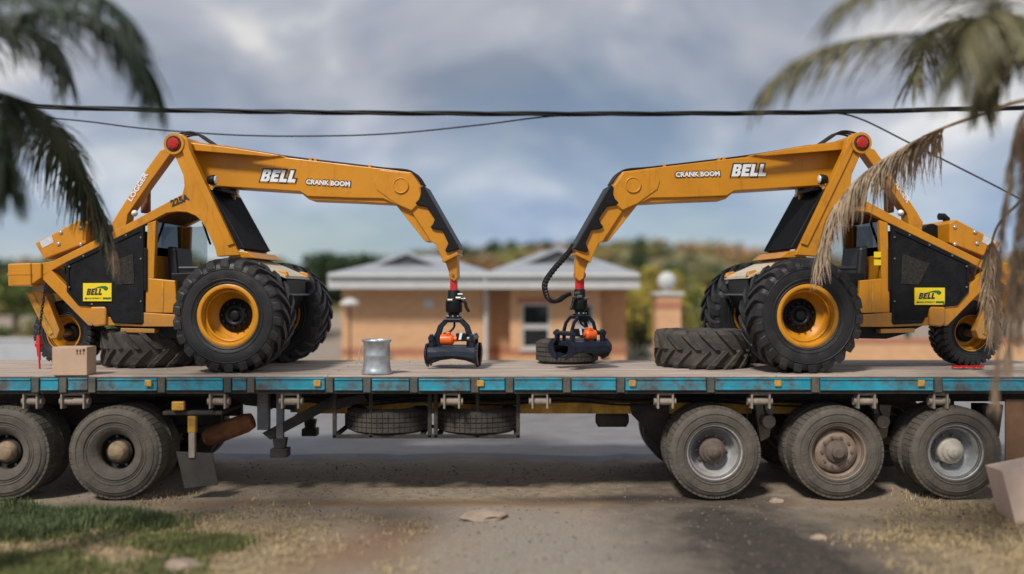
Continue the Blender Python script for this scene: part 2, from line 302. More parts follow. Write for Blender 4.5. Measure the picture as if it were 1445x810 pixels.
# ------------------------------------------------------------------ ground, road
from mathutils import noise as mnoise
def axis_lines(a, b, near0, near1, step, far=14):
    L = [near0 + i * step for i in range(int((near1 - near0) / step) + 1)]
    L = [a + (near0 - a) * (1 - (1 - k / far) ** 2.5) for k in range(far)] + L + [near1 + (b - near1) * ((k + 1) / far) ** 2.5 for k in range(far)]
    return L
def ground_mat():
    m = bpy.data.materials.new('roadside_ground'); m.use_nodes = True; t = m.node_tree; b = t.nodes['Principled BSDF']; b.inputs['Roughness'].default_value = 0.95
    tcx = N(t, 'ShaderNodeTexCoord'); P = tcx.outputs['Object']
    def noise(s, d=6, r=.6, dist=0):
        n = N(t, 'ShaderNodeTexNoise'); n.inputs['Scale'].default_value = s; n.inputs['Detail'].default_value = d; n.inputs['Roughness'].default_value = r; n.inputs['Distortion'].default_value = dist; lk(t, P, n.inputs['Vector']); return n.outputs[0]
    def ramp(f, a, c, ca=(0, 0, 0, 1), cb=(1, 1, 1, 1)):
        r = N(t, 'ShaderNodeValToRGB'); r.color_ramp.elements[0].position = a; r.color_ramp.elements[1].position = c; r.color_ramp.elements[0].color = ca; r.color_ramp.elements[1].color = cb; lk(t, f, r.inputs[0]); return r.outputs[0]
    def mix(f, a, bb):
        x = N(t, 'ShaderNodeMix', data_type='RGBA'); lk(t, f, x.inputs['Factor'])
        for k, v in (('A', a), ('B', bb)):
            if isinstance(v, tuple): x.inputs[k].default_value = (*v, 1)
            else: lk(t, v, x.inputs[k])
        return x.outputs['Result']
    def blob(cx, cy, rx, ry, ang, soft, wob=.5):
        mp = N(t, 'ShaderNodeMapping'); mp.vector_type = 'TEXTURE'; mp.inputs['Location'].default_value = (cx, cy, 0); mp.inputs['Rotation'].default_value = (0, 0, ang); mp.inputs['Scale'].default_value = (rx, ry, 100)
        lk(t, P, mp.inputs[0]); ln = N(t, 'ShaderNodeVectorMath', operation='LENGTH'); lk(t, mp.outputs[0], ln.inputs[0])
        a = N(t, 'ShaderNodeMath', operation='MULTIPLY_ADD'); lk(t, noise(1.7, 7, .65), a.inputs[0]); a.inputs[1].default_value = wob * 2; lk(t, ln.outputs['Value'], a.inputs[2])
        return ramp(a.outputs[0], 1 + wob - soft, 1 + wob + soft, (1, 1, 1, 1), (0, 0, 0, 1)) if 1 + wob + soft <= 1 else scaled(a.outputs[0], 1 + wob - soft, 1 + wob + soft)
    def scaled(f, a, c):
        mr = N(t, 'ShaderNodeMapRange'); mr.inputs['From Min'].default_value = a; mr.inputs['From Max'].default_value = c; mr.inputs['To Min'].default_value = 1; mr.inputs['To Max'].default_value = 0; lk(t, f, mr.inputs[0]); return mr.outputs[0]
    base = ramp(noise(2.2), .3, .7, (0.20, 0.15, 0.11, 1), (0.42, 0.335, 0.255, 1))
    fine = ramp(noise(28, 5, .75), .3, .72, (0.12, 0.095, 0.07, 1), (0.40, 0.335, 0.27, 1))
    half = N(t, 'ShaderNodeValue'); half.outputs[0].default_value = .45
    base = mix(half.outputs[0], base, fine)
    # grey gravel where the cars turn off
    base = mix(blob(-0.1, -2.6, 1.9, 2.3, 0, .35), base, ramp(noise(34, 5, .75), .3, .7, (0.15, 0.125, 0.10, 1), (0.42, 0.36, 0.30, 1)))
    # straw coloured dry verge
    dry = ramp(noise(11, 6, .7), .3, .7, (0.19, 0.14, 0.08, 1), (0.43, 0.33, 0.20, 1))
    base = mix(blob(5.3, -2.0, 2.0, 2.2, 0.1, .35), base, dry)
    base = mix(blob(-3.4, -2.0, 2.4, 1.7, 0, .35), base, dry)
    # reddish soil
    base = mix(blob(-1.35, -1.7, .45, .9, -.3, .6, .8), base, (0.24, 0.15, 0.095))
    base = mix(blob(-.2, .9, 4.2, 1.0, 0, .5), base, ramp(noise(9, 7, .7), .3, .7, (0.17, 0.125, 0.085, 1), (0.36, 0.285, 0.20, 1)))
    base = mix(blob(-.1, -0.05, 3.4, .14, 0, .9), base, (0.20, 0.12, 0.06))
    # old oil and tar stain
    base = mix(blob(2.4, -1.9, 1.0, 2.8, .15, .55, .8), base, ramp(noise(14, 7, .7), .3, .7, (0.02, 0.016, 0.013, 1), (0.085, 0.068, 0.054, 1)))
    base = mix(blob(1.5, 0.15, 1.25, .16, 0, .6, .5), base, (0.05, 0.033, 0.025))
    # grass soil
    base = mix(blob(-4.9, -0.95, 1.35, .75, -.1, .3), base, (0.06, 0.085, 0.025))
    lk(t, base, b.inputs['Base Color'])
    bn = N(t, 'ShaderNodeBump'); bn.inputs['Strength'].default_value = .8; bn.inputs['Distance'].default_value = .03; lk(t, noise(22, 8, .7), bn.inputs['Height']); lk(t, bn.outputs[0], b.inputs['Normal'])
    return m
xs = axis_lines(-900, 900, -9, 9, .15); ys = axis_lines(-60, 1500, -6.2, 3, .15)
gv = [(x, y, -0.035 * (mnoise.noise(Vector((x * .9, y * .9, 0))) * .5 + .5) - .02 * (mnoise.noise(Vector((x * 5, y * 5, 3))) * .5 + .5)) for y in ys for x in xs]
nx = len(xs); gf = [(j * nx + i, j * nx + i + 1, (j + 1) * nx + i + 1, (j + 1) * nx + i) for j in range(len(ys) - 1) for i in range(nx - 1)]
g = MB().add(gv, gf, True).build('ground', ground_mat()); tag(g, kind='structure')
def gz(x, y): return -0.035 * (mnoise.noise(Vector((x * .9, y * .9, 0))) * .5 + .5) - .02 * (mnoise.noise(Vector((x * 5, y * 5, 3))) * .5 + .5)
ASPH = mat('road_asphalt', (0.20, 0.20, 0.205), 0.45, 0, 0.25, 2.0, 0.35, 90, dirt=(0.2, 0.185, 0.165), dscale=.5, dlo=.5, dhi=.7, damt=.6)
rxs = [-250, -60, -20] + [-16 + .4 * i for i in range(80)] + [20, 60, 250]
re_ = [2.55 + .35 * mnoise.noise(Vector((x * .5, 0, 7))) + .16 * mnoise.noise(Vector((x * 2.1, 0, 2))) for x in rxs]
road = MB().add([(x, y, -.07) for x, y in zip(rxs, re_)] + [(x, y + .25, .012) for x, y in zip(rxs, re_)] + [(x, 9.2, .012) for x in rxs], [(r_ * len(rxs) + i, r_ * len(rxs) + i + 1, (r_ + 1) * len(rxs) + i + 1, (r_ + 1) * len(rxs) + i) for r_ in (0, 1) for i in range(len(rxs) - 1)]).build('road', ASPH); tag(road, kind='structure')
LAMPW = mat('lamp_shade_white', (.5, .49, .46), .6, 0, .1)
KERB = mat('kerb_concrete', (0.33, 0.32, 0.30), .85, 0, .2, 5, .3, 50)
kerb = empty('kerb', (0, 9.2, 0)); tag(kerb, kind='structure')
kme = MB().box(.006, .994, .004, .16, -.05, .125).mesh('kerb_stone', KERB)
for i in range(-22, 22): link('kerb_stone', kme, kerb, (i, 0, 0))
PAVE = mat('pavement_concrete', (0.28, 0.265, 0.24), .9, 0, .2, 1.5, .2, 40)
pv = MB().box(-60, 60, 9.364, 14.2, -.05, .10).build('pavement', PAVE); tag(pv, kind='structure')

# ------------------------------------------------------------------ tyres and wheels
def tyre_mb(Ro, W, Ri, lug=0.03, nl=20, skew=.22, truck=False, flip=False):
    m = MB(flip); h = W / 2; Rb = Ro - lug
    prof = [(Ri, -h * .78), (Ri + .012, -h * .86), (Ri + (Rb - Ri) * .35, -h * .98), (Ri + (Rb - Ri) * .62, -h), (Ri + (Rb - Ri) * .86, -h * .95), (Rb - .012, -h * .84), (Rb, -h * .7)]
    prof += [(Rb + .004, 0)] + [(r, -y) for r, y in prof[::-1]]
    prof += [(Ri - .012, h * .6), (Ri - .012, -h * .6)]
    m.lathe(prof, 64, closed=True)
    for sd in (-1, 1):
        for fr_, wd in ((.16, .010), (.30, .007), (.70, .008)):
            rc = Ri + (Rb - Ri) * fr_; yb_ = h * (.90 if fr_ < .2 else .965 if fr_ < .5 else .985)
            m.lathe([(rc - wd, sd * (yb_ - .02)), (rc - wd * .6, sd * (yb_ + .008)), (rc + wd * .6, sd * (yb_ + .008)), (rc + wd, sd * (yb_ - .02))], 64, closed=True)
    def P(r, a, y): return (r * math.cos(a), y, r * math.sin(a))
    if truck:
        for y0, y1 in ((-.92, -.5), (-.42, -.06), (.06, .42), (.5, .92)):
            nn = 48
            for i in range(nn):
                a0 = 2 * math.pi * (i + .06) / nn; a1 = 2 * math.pi * (i + .94) / nn
                rr = Rb - .01
                m.hull4([P(rr, a0, y0 * h * .86), P(rr, a1, y0 * h * .86), P(rr, a1, y1 * h * .86), P(rr, a0, y1 * h * .86)],
                        [P(Ro, a0, y0 * h * .86), P(Ro, a1, y0 * h * .86), P(Ro, a1, y1 * h * .86), P(Ro, a0, y1 * h * .86)])
    else:
        for sd in (-1, 1):
            for i in range(nl):
                a = 2 * math.pi * (i + (.5 if sd > 0 else 0)) / nl
                st = [(.02, Ro, Rb - .015, 0, .055), (.45, Ro, Rb - .015, skew * .55, .062), (.82, Ro - .004, Rb - .02, skew, .072), (1.0, Ro - .03, Rb - .05, skew * 1.12, .08), (1.035, Rb - .055, Rb - .075, skew * 1.15, .07)]
                st2 = [(.0 + t, a_, b_, c_, d_) for t, a_, b_, c_, d_ in st]
                secs = []
                for (t, ro, ri, sk, hw) in st2:
                    y = sd * h * t; c = a + sk
                    secs.append([P(ri, c - hw * 1.2, y), P(ro, c - hw * .85, y), P(ro, c + hw * .85, y), P(ri, c + hw * 1.2, y)])
                vs = [p for s in secs for p in s]; fs = [(0, 1, 2, 3), (16, 19, 18, 17)]
                for k in range(4):
                    for q in range(4): fs.append((k * 4 + q, k * 4 + (q + 1) % 4, (k + 1) * 4 + (q + 1) % 4, (k + 1) * 4 + q))
                m.add(vs, fs)
    return m
def rim_mb(Ri, W, depth=.5, disc_r=.12, flip=False):
    """outer lip at -y, well going inwards, disc at 'depth' of the width"""
    h = W / 2 * .8; m = MB(flip); d = -h + 2 * h * depth
    m.lathe([(Ri + .03, -h - .012), (Ri + .03, -h + .004), (Ri - .004, -h + .012), (Ri - .004, h - .012), (Ri + .03, h - .004), (Ri + .03, h + .012), (Ri - .012, h + .012), (Ri - .03, h - .04), (Ri - .06, d + .07), (Ri - .06, d + .02), (disc_r, d + .02), (disc_r, d - .0), (Ri - .055, d), (Ri - .05, -h + .16), (Ri - .03, -h + .14), (Ri - .028, -h + .05), (Ri - .002, -h + .03), (Ri + .012, -h - .012)], 48, closed=True)
    return m

# ------------------------------------------------------------------ flatbed trailer
BED = 1.40
TX0, TX1 = -8.2, 7.3
tr = empty('flatbed_trailer', (0, 1.25, 0), 0, 'long flatbed trailer with teal side rails carrying both yellow loggers', 'trailer')
TO = Vector((0, 1.25, 0))
def T(m): m.v = [(p[0] - TO.x, p[1] - TO.y, p[2] - TO.z) for p in m.v]; return m
nb = 12; bw = 2.38 / nb
for i in range(nb):
    y0 = .06 + i * bw
    for k, (a, b) in enumerate(((TX0, -2.1 + .7 * (i % 3)), (-2.095 + .7 * (i % 3), 3.0 - .9 * (i % 2)), (3.005 - .9 * (i % 2), TX1))):
        dz = random.uniform(-.006, 0)
        T(MB().box(a, b, y0 + .004, y0 + bw - .004, BED - .05, BED + dz)).build('deck_plank', PLANK, tr, .004)
# side rails: teal panels between dark posts, near and far
gaps = [-20, 50, 89, 130, 228, 321, 354, 465, 518, 584, 670, 719, 800, 876, 1003, 1151, 1324, 1470, 1560]
for near in (True, False):
    ya, yb = (0.0, .055) if near else (2.445, 2.5)
    xsx = [TX0] + [(p - 722.5) / 125 for p in gaps] + [TX1]
    T(MB().box(TX0, TX1, *((.02, .058) if near else (2.442, 2.48)), BED - .205, BED - .022)).build('rail_backing', CHAS, tr)
    for a, b in zip(xsx[:-1], xsx[1:]):
        if b - a < .1: continue
        jz = random.uniform(-.006, .006); jy = random.uniform(0, .008)
        m = MB().box(a + .055, b - .055, ya + jy, ya + .022 if near else yb, BED - .168 + jz, BED - .032 + jz)
        m.box(a + .055, b - .055, ya - .012 + jy, ya + jy, BED - .05 + jz, BED - .033 + jz).box(a + .055, b - .055, ya - .012 + jy, ya + jy, BED - .167 + jz, BED - .150 + jz) if near else None
        if not near: m = MB().box(a + .055, b - .055, 2.478, 2.5, BED - .185, BED - .03)
        T(m).build('side_rail', TEAL, tr, .004)
        yy = (-.012, .02) if near else (2.48, 2.512)
        T(MB().box(b - .04, b + .04, *yy, BED - .19, BED - .026)).build('rail_post', mat('post_grime', (.07, .075, .065), .8, 0, .4, 6, .3, 30, dirt=(.16, .12, .09), dscale=5), tr, .004)
for px in (210, 448, 678, 892, 1097, 1299):
    x = (px - 722.5) / 125
    T(MB().box(x - .038, x + .038, -.026, -.014, BED - .12, BED - .05)).build('reflector', AMBER, tr, .006)
# strap winches hanging under the rail
for px, sc in ((40, 1), (100, 1.6), (305, 1.1), (408, 1.2), (637, 1.1), (762, 1.1), (940, 1.1), (1075, 1.3), (1225, 1.2), (1330, 1)):
    x = (px - 722.5) / 125; w = .085 * sc
    m = MB().box(x - w, x - w + .02, .03, .16, BED - .38, BED - .20).box(x + w - .02, x + w, .03, .16, BED - .38, BED - .20)
    m.lathe([(.045, -w - .03), (.045, w + .03)], 14, 'x', (x, .1, BED - .30)); m.box(x - w, x + w, .05, .15, BED - .23, BED - .205)
    T(m).build('strap_winch', DUST, tr, .004)
# two amber chassis beams and cross members
for y in (.72, 1.66):
    m = MB()
    m.box(-2.6, 3.6, y, y + .16, .875, .895); m.box(-2.6, 3.6, y + .07, y + .09, .895, 1.02); m.box(-2.6, 3.6, y - .006, y, .875, 1.005)
    T(MB().box(-2.6, TX1 - .1, y + .01, y + .15, 1.02, 1.18)).build('beam_web', CHAS, tr)
    T(m).build('chassis_beam', YELD, tr)
    T(MB().box(-8.1, -2.6, y, y + .16, 1.078, 1.18)).build('chassis_beam', CHAS, tr)
xk = TX0 + .3
while xk < TX1:
    T(MB().box(xk, xk + .07, .06, 2.44, BED - .21, BED - .052)).build('cross_member', CHAS, tr); xk += .62
tme = T(tyre_mb(.525, .27, .292, .018, truck=True)).v
tyre_me = tyre_mb(.525, .27, .292, .018, truck=True).mesh('tyre', TYRED)
def truck_wheel(parent, x, y, rimmat, deep, hubm, steer, off):
    """near wheel facing -y at (x, y) (outer face)"""
    root = link('wheel', rim_mb(.29, .27, .25 if deep == 0 else .93, .10).mesh('wheel', rimmat), parent, Vector((x, y + .135, .522)) - off)
    link('tyre', tyre_me, root)
    h = MB()
    if deep: h.lathe([(.15, .10), (.15, .0), (.12, -.02), (.11, -.05), (.075, -.06), (.07, -.085), (.03, -.1)], 24)
    else: h.lathe([(.13, .05), (.13, -.07), (.115, -.09), (.075, -.1), (.07, -.15), (.05, -.165)], 24)
    h.build('hub', hubm, root, .003)
    nbm = MB()
    for i in range(10):
        a = 2 * math.pi * i / 10; rr = .17
        yy = -.075 if deep == 0 else .06
        nbm.lathe([(.016, yy + .05), (.016, yy)], 6, 'y', (rr * math.cos(a), 0, rr * math.sin(a)), smooth=False)
    nbm.build('wheel_nuts', GREY, root)['kind'] = 'stuff'
    return root
RIMS = [mat('pale_rim', (.42, .42, .42), .5, .3, .2, 9, .1, 30, dirt=(.2, .16, .12), dscale=5), mat('brown_rim', (.27, .2, .15), .7, .2, .25, 9, .2, 30), mat('silver_rim', (.5, .52, .54), .42, .5, .2, 9, dirt=(.22, .18, .14), dscale=5)]
HUBP = mat('pale_hub', (.5, .46, .38), .6, .1, .2, 9)
HUBB = mat('brown_hub', (.13, .1, .08), .8, .1, .3, 9)
for k, px in enumerate((1010, 1185, 1352)):
    x = (px - 722.5) / 125
    truck_wheel(tr, x, .03, RIMS[k], 1 if k != 1 else 0, (HUBB, HUBB, HUBP)[k], 0, TO)
    w2 = truck_wheel(tr, x, .36, RIMS[1], 0, HUBB, 0, TO)
    for yy in (1.87, 2.20):
        w = truck_wheel(tr, x, yy, RIMS[1], 0, HUBB, 0, TO)
    T(MB().lathe([(.075, .3), (.075, 2.3)], 16, 'y', (x, 0, .522))).build('axle', CHAS, tr)
    for y in (.74, 1.68):
        m = MB()
        for q in range(5): m.box(x - .55 + q * .09, x + .55 - q * .09, y, y + .09, .60 + q * .022, .62 + q * .022)
        m.box(x + .60, x + .78, y - .03, y + .14, .55, .985)
        T(m).build('leaf_spring', CHAS, tr)
    T(MB().prism([(x + .60, 1.0), (x + .82, 1.0), (x + .77, .62), (x + .66, .56)], .55, .63)).build('spring_hanger', DUST, tr, .006)
T(MB().prism([(1.42, 1.0), (1.9, 1.0), (1.9, .55), (1.75, .55), (1.45, .86)], .70, .76)).build('axle_bracket', CHAS, tr, .006)
T(MB().box(5.63, 6.35, .10, .125, .42, 1.12)).build('mudflap', mat('brown_flap', (.16, .085, .045), .8, 0, .2, 6), tr, .004)
# landing gear
for y in (.42, 1.98):
    m = MB().box(-3.0, -2.87, y, y + .12, .72, 1.19)
    m.box(-2.78, -2.70, y + .02, y + .1, .50, 1.19)
    T(m).build('landing_leg', mat('leg_grey', (.16, .17, .18), .6, .2, .3, 8, dirt=(.2, .15, .11)), tr, .006)
    T(MB().box(-2.84, -2.64, y - .03, y + .15, .40, .50).prism([(-2.8, .5), (-2.68, .5), (-2.66, .62), (-2.82, .62)], y, y + .12)).build('landing_foot', CHAS, tr, .006)
    T(MB().hull4([(-2.95, y + .03, .68), (-2.85, y + .03, .60), (-2.85, y + .09, .60), (-2.95, y + .09, .68)], [(-2.12, y + .03, 1.12), (-2.02, y + .03, 1.04), (-2.02, y + .09, 1.04), (-2.12, y + .09, 1.12)])).build('leg_brace', CHAS, tr, .004)
T(MB().hull4([(-2.2, .43, 1.06), (-2.06, .43, .96), (-2.06, .5, .96), (-2.2, .5, 1.06)], [(-1.75, .43, 1.14), (-1.7, .43, 1.06), (-1.7, .5, 1.06), (-1.75, .5, 1.14)])).build('leg_brace', CHAS, tr, .004)
T(MB().prism([(-3.5, 1.18), (-2.62, 1.18), (-2.62, .93), (-3.2, .99)], .60, .66)).build('side_gusset', CHAS, tr, .006)
T(MB().lathe([(.03, 0), (.03, 1.5)], 10, 'y', (-2.93, .45, .95))).build('winding_shaft', GREY, tr)
for k, (z, y) in enumerate(((1.10, .52), (1.06, .56), (1.12, .60))):
    pth = [(-3.0, y, z)] + [(-2.6 + i * .8, y, z - .05 * (i % 2) - .012 * k) for i in range(8)] + [(4.2, y, z - .1)]
    T(MB().tube(smooth_path(pth, 5), .012, 6)).build('air_line', HOSE, tr)
for x in (.55, 1.02):
    T(MB().tube([(x, .80, .80), (x + .03, .80, .80), (x + .37, .80, .80), (x + .40, .80, .80)], [.05, .10, .10, .05], 16)).build('air_reservoir', CHAS, tr) if x > 1 else None
for px in (1100, 1268):
    x = (px - 722.5) / 125
    T(MB().lathe([(.075, .40), (.085, .42), (.085, .52), (.07, .55)], 16, 'y', (x, 0, .82))).build('brake_chamber', DUST, tr, .004)
    T(MB().tube(smooth_path([(x, .42, .86), (x - .06, .40, .98), (x - .02, .45, 1.08)], 4), .012, 6)).build('brake_hose', HOSE, tr)
# cradle for the spare tyres
m = MB()
for x in (-2.05, -1.63, -.95, -.88, -.4, .07): m.box(x - .022, x + .022, .22, .262, .665, 1.18)
for y in (.22, .98): m.box(-2.07, .09, y, y + .05, .655, .695)
for x in (-2.05, -1.55, -1.05, -.85, -.4, .05): m.box(x - .03, x + .03, .26, .99, .66, .69)
for x in (-2.05, -.9, .07): m.box(x - .022, x + .022, .98, 1.02, .665, 1.18)
T(m).build('spare_cradle', CHAS, tr, .004)
old_tyre_me = tyre_mb(.50, .28, .28, .018, truck=True).mesh('spare_tyre', TYREO)
for x, lb in ((-1.48, 'spare truck tyre lying in the cradle under the deck, beside the landing leg'), (-.41, 'spare truck tyre lying in the cradle under the deck, farther from the landing leg')):
    o = link('spare_tyre', old_tyre_me, None, (x, .66 + .02, .69 + .143), (R(90), 0, random.random())); tag(o, lb, 'tyre', 'spare tyres under the trailer')

# ------------------------------------------------------------------ truck tractor under the trailer's front
tt = empty('truck_tractor', (-6.5, 1.25, 0), 0, 'rear of a truck tractor with dusty double wheels under the flatbed', 'truck')
O2 = Vector((-6.5, 1.25, 0))
def T2(m): m.v = [(p[0] - O2.x, p[1] - O2.y, p[2] - O2.z) for p in m.v]; return m
for y in (.8, 1.62): T2(MB().box(-11, -3.55, y, y + .09, .72, .98)).build('chassis_rail', CHAS, tt, .006)
T2(MB().lathe([(.45, .99), (.45, 1.075)], 28, 'z', (-5.0, 1.25, 0))).build('fifth_wheel', CHAS, tt, .006)
for px in (2, 161):
    x = (px - 722.5) / 125
    wr = truck_wheel(tt, x, .0, mat('drive_rim', (.03, .026, .022), .8, .0, .3, 9), 1, CHAS, 0, O2)
    MB().lathe([(.315, -.125), (.30, -.125), (.225, -.085), (.20, -.05), (.20, .02), (.215, .02), (.235, -.06), (.305, -.11)], 40, closed=True).build('rim_flange', TYRED, wr)
    # deep-dish outer wheel: hub drum reaching outwards
    T2(MB().lathe([(.12, .34), (.12, .10), (.10, .07), (.085, .045), (.05, .03), (.02, .025)], 24, 'y', (x, 0, .522))).build('hub_reduction', mat('tan_hub', (.30, .215, .135), .75, .1, .4, 9, .3, 40, dirt=(.06, .05, .04), dscale=6), tt, .004)
    for yy in (.34, 1.9, 2.23): truck_wheel(tt, x, yy, mat('drive_rim', (.1, .1, .1)), 0, CHAS, 0, O2)
    T2(MB().lathe([(.11, .3), (.11, .9), (.24, 1.05), (.24, 1.45), (.11, 1.6), (.11, 2.3)], 18, 'y', (x, 0, .522))).build('axle', CHAS, tt)
    T2(MB().box(x - .75, x + .75, .83, .92, .62, .70)).build('leaf_spring', CHAS, tt)
T2(MB().prism([(-3.84, .52), (-3.42, .50), (-3.36, .14), (-3.74, .10)], .12, .14)).build('mudflap', mat('grey_flap', (.05, .044, .038), .85, 0, .25, 6), tt, .004)
m = MB().box(-3.70, -3.61, .10, .17, .74, .93); T2(m).build('lamp_bracket', YELD, tt, .006)
m = MB().box(-3.69, -3.62, .10, .16, .45, .74); T2(m).build('flap_bar', DUST, tt, .006)
T2(MB().box(-3.86, -3.72, .04, .10, 1.0, 1.1)).build('side_lamp', AMBER, tt, .01)
T2(MB().box(-3.98, -3.3, .09, .8, .94, .985)).build('fender', CHAS, tt, .01)
T2(MB().tube([(-3.62, .45, .62), (-3.54, .45, .65), (-3.14, .45, .80), (-3.06, .45, .83)], [.09, .115, .115, .09], 18)).build('air_tank', RUST, tt)

# ------------------------------------------------------------------ the two loggers
YAW = R(5.5)
LO = Vector((-3.235, 1.33, BED))           # midpoint of the left logger's front axle, on the deck
def Lp(px, py, v):
    """photo pixel of the left logger -> (u, w) on its lengthwise plane at lateral offset v"""
    c, s = math.cos(YAW), math.sin(YAW)
    d = Vector(((px - 722.5) / F, 1.0, -(py - HZ) / F)); o = CAM - LO
    dv = d.x * s + d.y * c; ov = o.x * s + o.y * c; k = (v - ov) / dv
    p = o + d * k
    return (p.x * c - p.y * s, p.z)
def poly(pts, v): return [Lp(x, y, v) for x, y in pts]

# shared wheel meshes
FT = {f: tyre_mb(.685, .50, .345, .045, 22, .26, flip=f).mesh('tyre', TYRE) for f in (False, True)}
RT = {f: tyre_mb(.425, .34, .215, .022, 30, .14, flip=f).mesh('tyre', TYRE) for f in (False, True)}
FRM = rim_mb(.34, .50, .55, .10); FRM.lathe([(.372, -.222), (.378, -.214), (.372, -.205), (.330, -.205), (.318, -.214), (.330, -.224)], 48, closed=True); FRM.lathe([(.312, -.15), (.312, -.135), (.285, -.135), (.280, -.15)], 48, closed=True); FR = FRM.mesh('wheel', YELR)
RR = rim_mb(.212, .34, .6, .06).mesh('wheel', YELR)
HUBM = MB().lathe([(.205, .12), (.205, -.005), (.195, -.015), (.135, -.018), (.130, -.035), (.085, -.038), (.082, -.012), (.060, -.012), (.058, -.045), (.05, -.05), (.012, -.05)], 28)
for i in range(12):
    a = 2 * math.pi * i / 12; HUBM.lathe([(.014, 0), (.014, -.055)], 6, 'y', (.148 * math.cos(a), 0, .148 * math.sin(a)), smooth=False)
HUBM = HUBM.mesh('hub', BLK)
NUTS = MB()
for i in range(16):
    a = 2 * math.pi * i / 16; NUTS.lathe([(.012, .06), (.012, .02)], 6, 'y', (.225 * math.cos(a), 0, .225 * math.sin(a)), smooth=False)
NUTS = NUTS.mesh('wheel_nuts', BLK)
RHUB = MB().lathe([(.12, .1), (.12, .0), (.09, -.02), (.05, -.03), (.045, -.06)], 20).mesh('hub', BLK)

def make_logger(flip, loc, rz, label, grapple_turn):
    root = empty('three_wheeled_logger', loc, rz, label, 'logger', 'yellow loggers on the flatbed')
    sg = -1 if flip else 1
    def B(): return MB(flip)
    def q(u, v, w): return Vector((sg * u, v, w))
    def TXT(s, px, py, ex, ey, hpx, v, m, parent, shear=0, bold=0.0, name='lettering', dv=0.0):
        """text between two photo pixels of its base line"""
        if flip: a = Lp(1459 - px, py - 3, v); b = Lp(1459 - ex, ey - 3, v); a = (-a[0], a[1]); b = (-b[0], b[1])
        else: a = Lp(px, py, v); b = Lp(ex, ey, v)
        w = math.hypot(b[0] - a[0], b[1] - a[1]); h = hpx * w / math.hypot(ex - px, ey - py)
        return place_flat(text_mesh(s, m, w, h, shear, bold), parent, (a[0], v - .004 - dv, a[1]), (b[0] - a[0], 0, b[1] - a[1]), name), w, h
    # --- wheels
    for side in (-1, 1):
        w = link('front_wheel', FR, root, (0, side * .75, .665), (0, random.random() * 6, 0 if side < 0 else math.pi)); w.rotation_mode = 'ZYX' if False else 'XYZ'
        link('tyre', FT[flip], w); link('hub', HUBM, w, (0, .02, 0))
    cu, cw = Lp(88, 476, -.17)
    cw = .42
    rw = link('caster_wheel', RR, root, (sg * cu, 0, cw), (0, 1.0, 0)); link('tyre', RT[flip], rw); link('hub', RHUB, rw, (0, .0, 0))
    B().lathe([(.05, -.29), (.05, .29)], 16, 'y', (cu, 0, cw)).build('caster_axle', GREY, root)
    # --- front axle and black chassis nose
    B().lathe([(.10, -.62), (.13, -.5), (.14, -.2), (.2, -.1), (.2, .1), (.14, .2), (.13, .5), (.10, .62)], 20, 'y', (0, 0, .665)).build('front_axle', BLK, root)
    nose = [Lp(398, 391, -.42), Lp(398, 414, -.42)]
    un = Lp(402, 391, -.42)[0]; wt = Lp(400, 392, -.42)[1]
    B().prism([(-1.0, .52), (-1.0, wt + .06), (.1, wt + .10), (un, wt - .012), (un, wt - .20), (.35, .62), (.2, .50)], -.36, .36).build('chassis_nose', BLK, root, .012)
    B().box(un - .02, un + .02, -.46, .46, wt - .215, wt - .195).build('nose_trim', GREY, root)
    # cream front deck sloping down from the screen
    ub, wb = Lp(340, 362, -.44); uf, wf = un + .015, wt
    B().prism([(ub, wb), (uf, wf + .03), (uf + .01, wf - .01), (ub, wb - .05)], -.45, .45).build('front_deck', CREAM, root, .006)
    for v in (-.42, .36):
        B().hull4([(uf - .13, v, wf + .03), (uf + .02, v, wf + .02), (uf + .02, v + .075, wf + .02), (uf - .13, v + .075, wf + .03)],
                  [(uf - .10, v + .01, wf + .10), (uf - .0, v + .01, wf + .075), (uf - .0, v + .065, wf + .075), (uf - .10, v + .065, wf + .10)]).build('deck_tab', YEL, root, .01)
    # --- side frames with the cab arch (A-frame leg and rail in one plate)
    plate = [(231, 199), (238, 191), (247, 188), (256, 189.5), (264, 196), (268, 212), (331, 345), (338, 360), (306, 362), (303, 349), (292, 325), (284, 312), (276, 304.5), (264, 299.5), (250, 298.5), (235, 300.5), (207, 315), (92, 371), (56, 391), (45, 399), (43, 373), (56, 371.5), (75, 368), (176, 318), (257, 274), (260, 262), (258.5, 247), (247, 221), (236, 215), (231, 208)]
    pp = poly(plate, -.50)
    B().prism(pp, -.50, -.40).build('side_frame', YEL, root, .008)
    B().prism(pp, .40, .50).build('side_frame', YEL, root, .008)
    # bright stiffening flange along the leg
    fl = poly([(259, 197), (268, 211), (331, 344), (322, 347), (262, 222), (255, 205)], -.50)
    B().prism(fl, -.525, -.497).build('leg_flange', YEL, root, .004)
    # lower brace from the tail to the shoulder block, engine sills
    br = poly([(57, 391), (72, 381), (94, 404), (111, 428), (130, 433), (130, 460), (124, 459)], -.50)
    for v0, v1 in ((-.50, -.42), (.42, .50)): B().prism(br, v0, v1).build('tail_brace', YEL, root, .008)
    sb = poly([(127, 433), (147, 432.5), (150, 436), (149, 459), (132, 461), (127, 455)], -.54)
    B().prism(sb, -.54, -.42).build('shoulder_block', YEL, root, .02); B().prism(sb, .42, .54).build('shoulder_block', YEL, root, .02)
    us0, ws0 = Lp(149, 460, -.52); us1, ws1 = Lp(243, 442, -.52)
    B().prism(poly([(149, 447), (203, 451), (203, 461), (149, 459)], -.50), -.50, .50).build('engine_floor', YEL, root, .008)
    B().prism(poly([(201, 441), (247, 444), (247, 461), (201, 461)], -.52), -.52, -.40).build('cab_step', YEL, root, .008)
